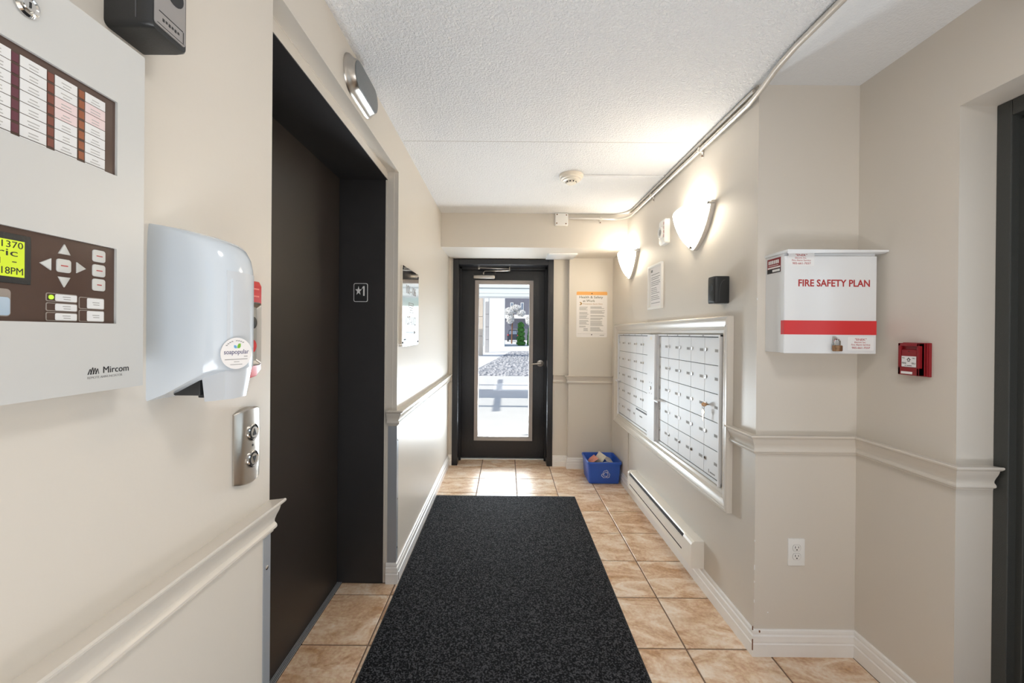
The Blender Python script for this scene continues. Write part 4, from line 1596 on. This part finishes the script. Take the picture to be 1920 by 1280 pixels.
# padlock and hasp
q = MB()
q.box(.008, .016, -.1186, -.128, .040, .064, .001)
q.build('hasp', m_nickel, bx_, smooth=0)
pl = thing('padlock', 'small worn brass padlock on the white fire plan cabinet', 'padlock', (1.2435 + .0175, Y1 - .131, 1.254 + .008), BACK)
q = MB()
q.box(-.0165, .0165, .006, -.007, 0, .023, .003)
q.build('body', m_brass, pl, smooth=30)
q = MB()
q.tube([(-.010, 0, .021), (-.010, 0, .036)] + [(-.010 * math.cos(PI * k / 8), 0, .036 + .010 * math.sin(PI * k / 8)) for k in range(1, 8)] + [(.010, 0, .036), (.010, 0, .021)], .0028, 8)
q.build('shackle', m_chrome, pl)

# ------------------------------------------------------------------ outlet
ou = thing('power_outlet', 'white duplex power outlet low on the wall', 'outlet', (1.2025, Y1, .371), BACK)
q = MB()
q.plate(rrect(-.0345, .0345, 0, .111, .003), 0, -.006, .002)
q.build('cover_plate', m_wplastic, ou, smooth=30)
for z in (.0385, .0735):
    q = MB()
    p = [(.0165 * math.cos(a), max(-.0128, min(.0128, .0165 * math.sin(a)))) for a in [2 * PI * k / 28 for k in range(28)]]
    q.plate([(x, z + y) for x, y in p], -.0045, -.0075, .0008)
    rc = q.build('receptacle', m_wplastic, ou, smooth=30)
    q = MB()
    q.plate([(x * 1.06, z + y * 1.06) for x, y in p], -.0055, -.0063)
    q.build('receptacle_gap', m_inkgrey, ou, smooth=0)
    q = MB()
    q.box(-.0075, -.0052, -.0074, -.0078, z - .001, z + .008)
    q.box(.0052, .0072, -.0074, -.0078, z - .0005, z + .0075)
    q.plate(disc(0, z - .0065, .0028, 10), -.0074, -.0078)
    q.build('slots', m_ink, rc, smooth=0)

# ------------------------------------------------------------------ red pull station
ps = thing('fire_pull_station', 'red fire alarm pull station with a white bilingual label', 'pull station', (XR2, 1.459, 1.182), RIGHT)
q = MB()
q.box(-.048, .048, 0, -.010, 0, .117, .002)
q.box(-.046, .030, -.008, -.028, .002, .030, .002)
q.box(-.046, -.036, -.008, -.028, .002, .115, .002)
q.box(.022, .030, -.008, -.028, .002, .115, .002)
q.box(-.046, .030, -.008, -.028, .104, .115, .002)
q.box(-.046, .030, -.008, -.018, .002, .115, .002)
q.box(.034, .037, -.008, -.015, .002, .115, .001)
q.box(.041, .044, -.008, -.013, .002, .115, .001)
q.build('housing', m_dred, ps, smooth=0)
q = MB()
q.box(-.0355, .0215, -.017, -.026, .030, .092, .003)
q.build('pull_bar', m_dred, ps, smooth=0)
q = MB()
q.plate(rrect(-.0335, .0195, .031, .069, .001), -.026, -.0265)
pw = q.build('label_plate', m_white, ps, smooth=0)
q = MB()
q.text('FIRE', -.0315, -.0155, .041, .047, -.0265, .0003, .004)
q.text('FEU', .004, .0175, .041, .047, -.0265, .0003, .004)
q.text('PULL', -.031, -.021, .0605, .0640, -.0265, .0003)
q.text('TIREZ', .0055, .0165, .0605, .0640, -.0265, .0003)
q.plate([(-.015, .0555), (-.007, .0645), (.001, .0555), (-.003, .0555), (-.003, .0500), (-.011, .0500), (-.011, .0555)], -.0265, -.0268)
q.box(-.021, -.017, -.0265, -.0268, .0345, .0365)
q.box(-.014, .004, -.0265, -.0268, .0345, .0365)
q.build('label_print', m_ink, pw, smooth=0)
q = MB()
q.plate([(-.0105, .0563), (-.007, .0605), (-.0035, .0563), (-.0052, .0563), (-.0052, .0522), (-.0088, .0522), (-.0088, .0563)], -.0268, -.0270)
q.build('arrow_fill', m_white, pw, smooth=0)
q = MB()
q.box(-.0335, .008, -.028, -.0285, .006, .0145)
q.build('serial_strip', m_white, ps, smooth=0)
q = MB()
q.lathe([(.002, 0), (.0004, .0005)], (-.007, -.026, .086), '-y', 8)
q.build('pin_hole', m_ink, ps)

# ------------------------------------------------------------------ outside the exit door
q = MB()
q.box(-6, 9, 4.45, 12.8, -.10, -.004)
tag(q.build('ground_walk', m_concrete, smooth=0), 'pale concrete walk outside the exit door', 'ground', kind='structure')
q = MB()
q.box(-30, 34, 12.8, 96, -.16, -.03)
tag(q.build('ground_lot', m_lot, smooth=0), 'bleached pale ground beyond the walk', 'ground', kind='structure')
q = MB()
rk = random.Random(21)
def rock(q, x, y, s_):
    bm = bmesh.new()
    bmesh.ops.create_icosphere(bm, subdivisions=1, radius=s_)
    for v in bm.verts:
        k = rk.uniform(.7, 1.2)
        v.co = Vector((x + v.co.x * k, y + v.co.y * k, -.03 + max(-.02, v.co.z * k * .7)))
    q.bm(bm)
for _ in range(1100):
    y = 13.0 + 17 * rk.random() ** 1.2
    xm = -1.25 + (y - 13) * .09
    rock(q, rk.uniform(xm, 1.9), y, rk.uniform(.04, .10))
gq = MB()
gq.add([(-1.35, 12.82, -.024), (2.2, 12.82, -.024), (2.6, 31, -.024), (.3, 31, -.024), (-1.35, 12.82, -.05), (2.2, 12.82, -.05), (2.6, 31, -.05), (.3, 31, -.05)], [[0, 1, 2, 3], [0, 1, 5, 4], [1, 2, 6, 5], [2, 3, 7, 6], [3, 0, 4, 7], [7, 6, 5, 4]])
tag(gq.build('ground_gravel', m_mulch, smooth=0), 'grey gravel bed under the landscaping stones', 'ground', kind='structure')
o = q.build('rock_bed', m_rock, smooth=0)
tag(o, 'bed of pale landscaping stones beyond the concrete walk', 'stones', kind='stuff')
def column(name, x, y, w, h, m_, label, n):
    t = thing(name, label, 'column', (x, y, -.03), 0)
    bh = h / n
    for k in range(n):
        q = MB()
        q.box(-w / 2, w / 2, -w / 2, w / 2, bh * k + .012, bh * (k + 1) - .012, .012)
        q.build('block', m_, t, smooth=0)
    q = MB()
    q.box(-w / 2 + .02, w / 2 - .02, -w / 2 + .02, w / 2 - .02, 0, h)
    q.build('core', m_inkgrey, t, smooth=0)
column('block_column', -1.60, 25.0, .29, 3.5, m_blockb, 'beige block column outside at the left edge of door glass', 3)
column('block_column', -1.40, 29.0, .27, 3.55, m_blockg, 'grey block column outside just right of the beige one', 4)
# canopy fascia across the top
fa = thing('canopy_fascia', 'white boarded canopy edge seen through top of door glass', 'canopy', (0, 22.0, 3.28), 0)
for k, (z0_, z1_, yy) in enumerate(((0, .15, 0), (.17, .44, .06), (.46, .62, .02), (.64, 1.0, .05))):
    q = MB()
    q.box(-5, 5, yy, 1.2, z0_, z1_)
    q.build('board', m_fascia, fa, smooth=0)
for x in (-4.7, 4.7):
    q = MB()
    q.box(x - .15, x + .15, .2, .5, -3.31, .02)
    q.build('post', m_fascia, fa, smooth=0)
# walkway trellis that throws the shadows
tr = thing('walkway_trellis', 'white timber trellis over the concrete walk outside', 'trellis', (0, 7.2, 0), 0)
for k, bx in enumerate(((-9, 4, -.62, .55, 3.05, 3.25), (-9, 4, -1.65, -1.58, 3.05, 3.2), (-9, 4, 1.4, 1.5, 3.05, 3.2))):
    q = MB()
    q.box(*bx)
    q.build('beam', m_fascia, tr, smooth=0)
q = MB()
q.box(-2.98, -2.90, -2.2, 2.6, 3.25, 3.33)
q.build('rafter', m_fascia, tr, smooth=0)
for x in (-8.6, 3.8):
    q = MB()
    q.box(x - .08, x + .08, -.1, .1, 0, 3.05)
    q.build('post', m_fascia, tr, smooth=0)
# pale building on the left, dark building behind
wb = thing('pale_building', 'white stuccoed building wing outside behind the columns', 'building', (-2.3, 42, -.03), 0)
q = MB()
q.box(-3, 2.05, 0, 6, 0, 6)
q.build('wall', m_stucco, wb, smooth=0)
for k in range(3):
    q = MB()
    q.box(-.9 + .5 * k, -.6 + .5 * k, -.06, .05, .0, 5.2)
    q.build('pilaster', m_blockg if k == 0 else m_stucco, wb, smooth=0)
db = thing('dark_building', 'dark grey clad house far behind the hedge', 'building', (2.0, 80, -.03), 0)
q = MB()
q.box(-2.6, 4, 0, 6, 0, 8.2)
q.build('wall', m_dkbrick, db, smooth=0)
for x in (-1.1, .9, 2.9):
    q = MB()
    q.box(x - .3, x + .3, -.08, .05, 5.4, 7.3)
    w_ = q.build('window_frame', m_stucco, db, smooth=0)
    q = MB()
    q.box(x - .2, x + .2, -.1, -.07, 5.5, 7.2)
    q.build('pane', m_suvglass, w_, smooth=0)
q = MB()
q.box(-2.6, 4, -1.2, 0, 4.2, 4.9)
q.build('balcony', m_stucco, db, smooth=0)
# parked suv
sv = thing('parked_car', 'dark parked car seen from behind through the door glass', 'car', (.95, 66, -.03), 0)
q = MB()
sec = [(-.88, .35), (-.90, .95), (-.80, 1.15), (-.66, 1.80), (-.50, 1.90), (.50, 1.90), (.66, 1.80), (.80, 1.15), (.90, .95), (.88, .35)]
q.loft([[(x, y, z) for x, z in sec] for y in (0, 3.8)] )
q.build('body', m_suv, sv, smooth=25)
q = MB()
q.loft([[(x, -.03, z) for x, z in ((-.66, 1.2), (-.56, 1.74), (.56, 1.74), (.66, 1.2))], [(x, .02, z) for x, z in ((-.66, 1.2), (-.56, 1.74), (.56, 1.74), (.66, 1.2))]])
q.build('rear_window', m_suvglass, sv, smooth=0)
q = MB()
q.box(-.9, .9, -.12, .1, .42, .66, .04)
q.build('bumper', m_suv, sv, smooth=0)
for x in (-.78, .78):
    q = MB()
    q.lathe([(.33, 0), (.33, .2), (.2, .22), (.001, .22)], (x - .1, .7, .33), 'x', 18)
    q.build('wheel', m_rubber, sv)
    q = MB()
    q.box(x - .08, x + .08, -.04, .03, .95, 1.2, .02)
    q.build('tail_lamp', m_stripe, sv, smooth=0)
# hedge, blossom tree
def leafy(t, name, material, blobs, n, leaf, seed, core=.8):
    g = random.Random(seed)
    q = MB()
    for _ in range(n):
        cx, cy, cz, rx, ry, rz = g.choice(blobs)
        d = Vector((g.gauss(0, 1), g.gauss(0, 1), g.gauss(0, 1))).normalized() * g.uniform(.75, 1.0)
        p = Vector((cx + d.x * rx, cy + d.y * ry, cz + d.z * rz))
        u_ = Vector((g.gauss(0, 1), g.gauss(0, 1), g.gauss(0, 1))).normalized()
        w_ = u_.cross(Vector((g.gauss(0, 1), g.gauss(0, 1), g.gauss(0, 1)))).normalized()
        s_ = leaf * g.uniform(.6, 1.3)
        q.add([p - u_ * s_, p + w_ * s_ * .6, p + u_ * s_, p - w_ * s_ * .6], [[0, 1, 2, 3]])
    for cx, cy, cz, rx, ry, rz in blobs:
        bm = bmesh.new()
        bmesh.ops.create_icosphere(bm, subdivisions=2, radius=1)
        for v in bm.verts:
            v.co = Vector((cx + v.co.x * rx * core, cy + v.co.y * ry * core, cz + v.co.z * rz * core))
        q.bm(bm)
    return q.build(name, material, t, smooth=0)
for x, y, h, r, lab in ((1.55, 46, 2.5, .52, 'clipped green conifer shrub outside beside the parked car'), (2.62, 46, 1.9, .42, 'lower green shrub outside right of the conifer')):
    t = thing('green_shrub', lab, 'shrub', (x, y, -.03), 0)
    leafy(t, 'foliage', m_hedge, [(0, 0, .25 + h * k / 5, r * (1 - .08 * k), r * (1 - .08 * k), .38) for k in range(5)], 1500, .09, int(x * 10))
    q = MB()
    q.tube([(0, 0, 0), (0, 0, h * .6)], .05, 8)
    q.build('stem', m_chip, t)
t = thing('blossom_tree', 'white flowering small tree outside before the dark house', 'tree', (.62, 54, -.03), 0)
leafy(t, 'blossom', m_bloom, [(-.3, 0, 4.2, .7, .6, .5), (.5, .1, 4.6, .7, .6, .5), (1.2, 0, 4.0, .6, .5, .45), (-.2, 0, 3.2, .5, .5, .6)], 2600, .11, 77, .45)
q = MB()
q.tube([(0, 0, 0), (.05, 0, 2.4), (.3, 0, 4.2)], [.09, .07, .03], 8)
q.build('trunk', m_chip, t)
t = thing('blossom_shrub', 'round white flowering shrub outside at the right of the door glass', 'shrub', (2.35, 42, -.03), 0)
leafy(t, 'blossom', m_bloom, [(0, 0, 2.7, .5, .5, .55), (.45, .1, 2.0, .45, .4, .6)], 1700, .09, 78, .45)
q = MB()
q.tube([(0, 0, 0), (0, 0, 2.4)], [.06, .03], 8)
q.build('trunk', m_stucco, t)
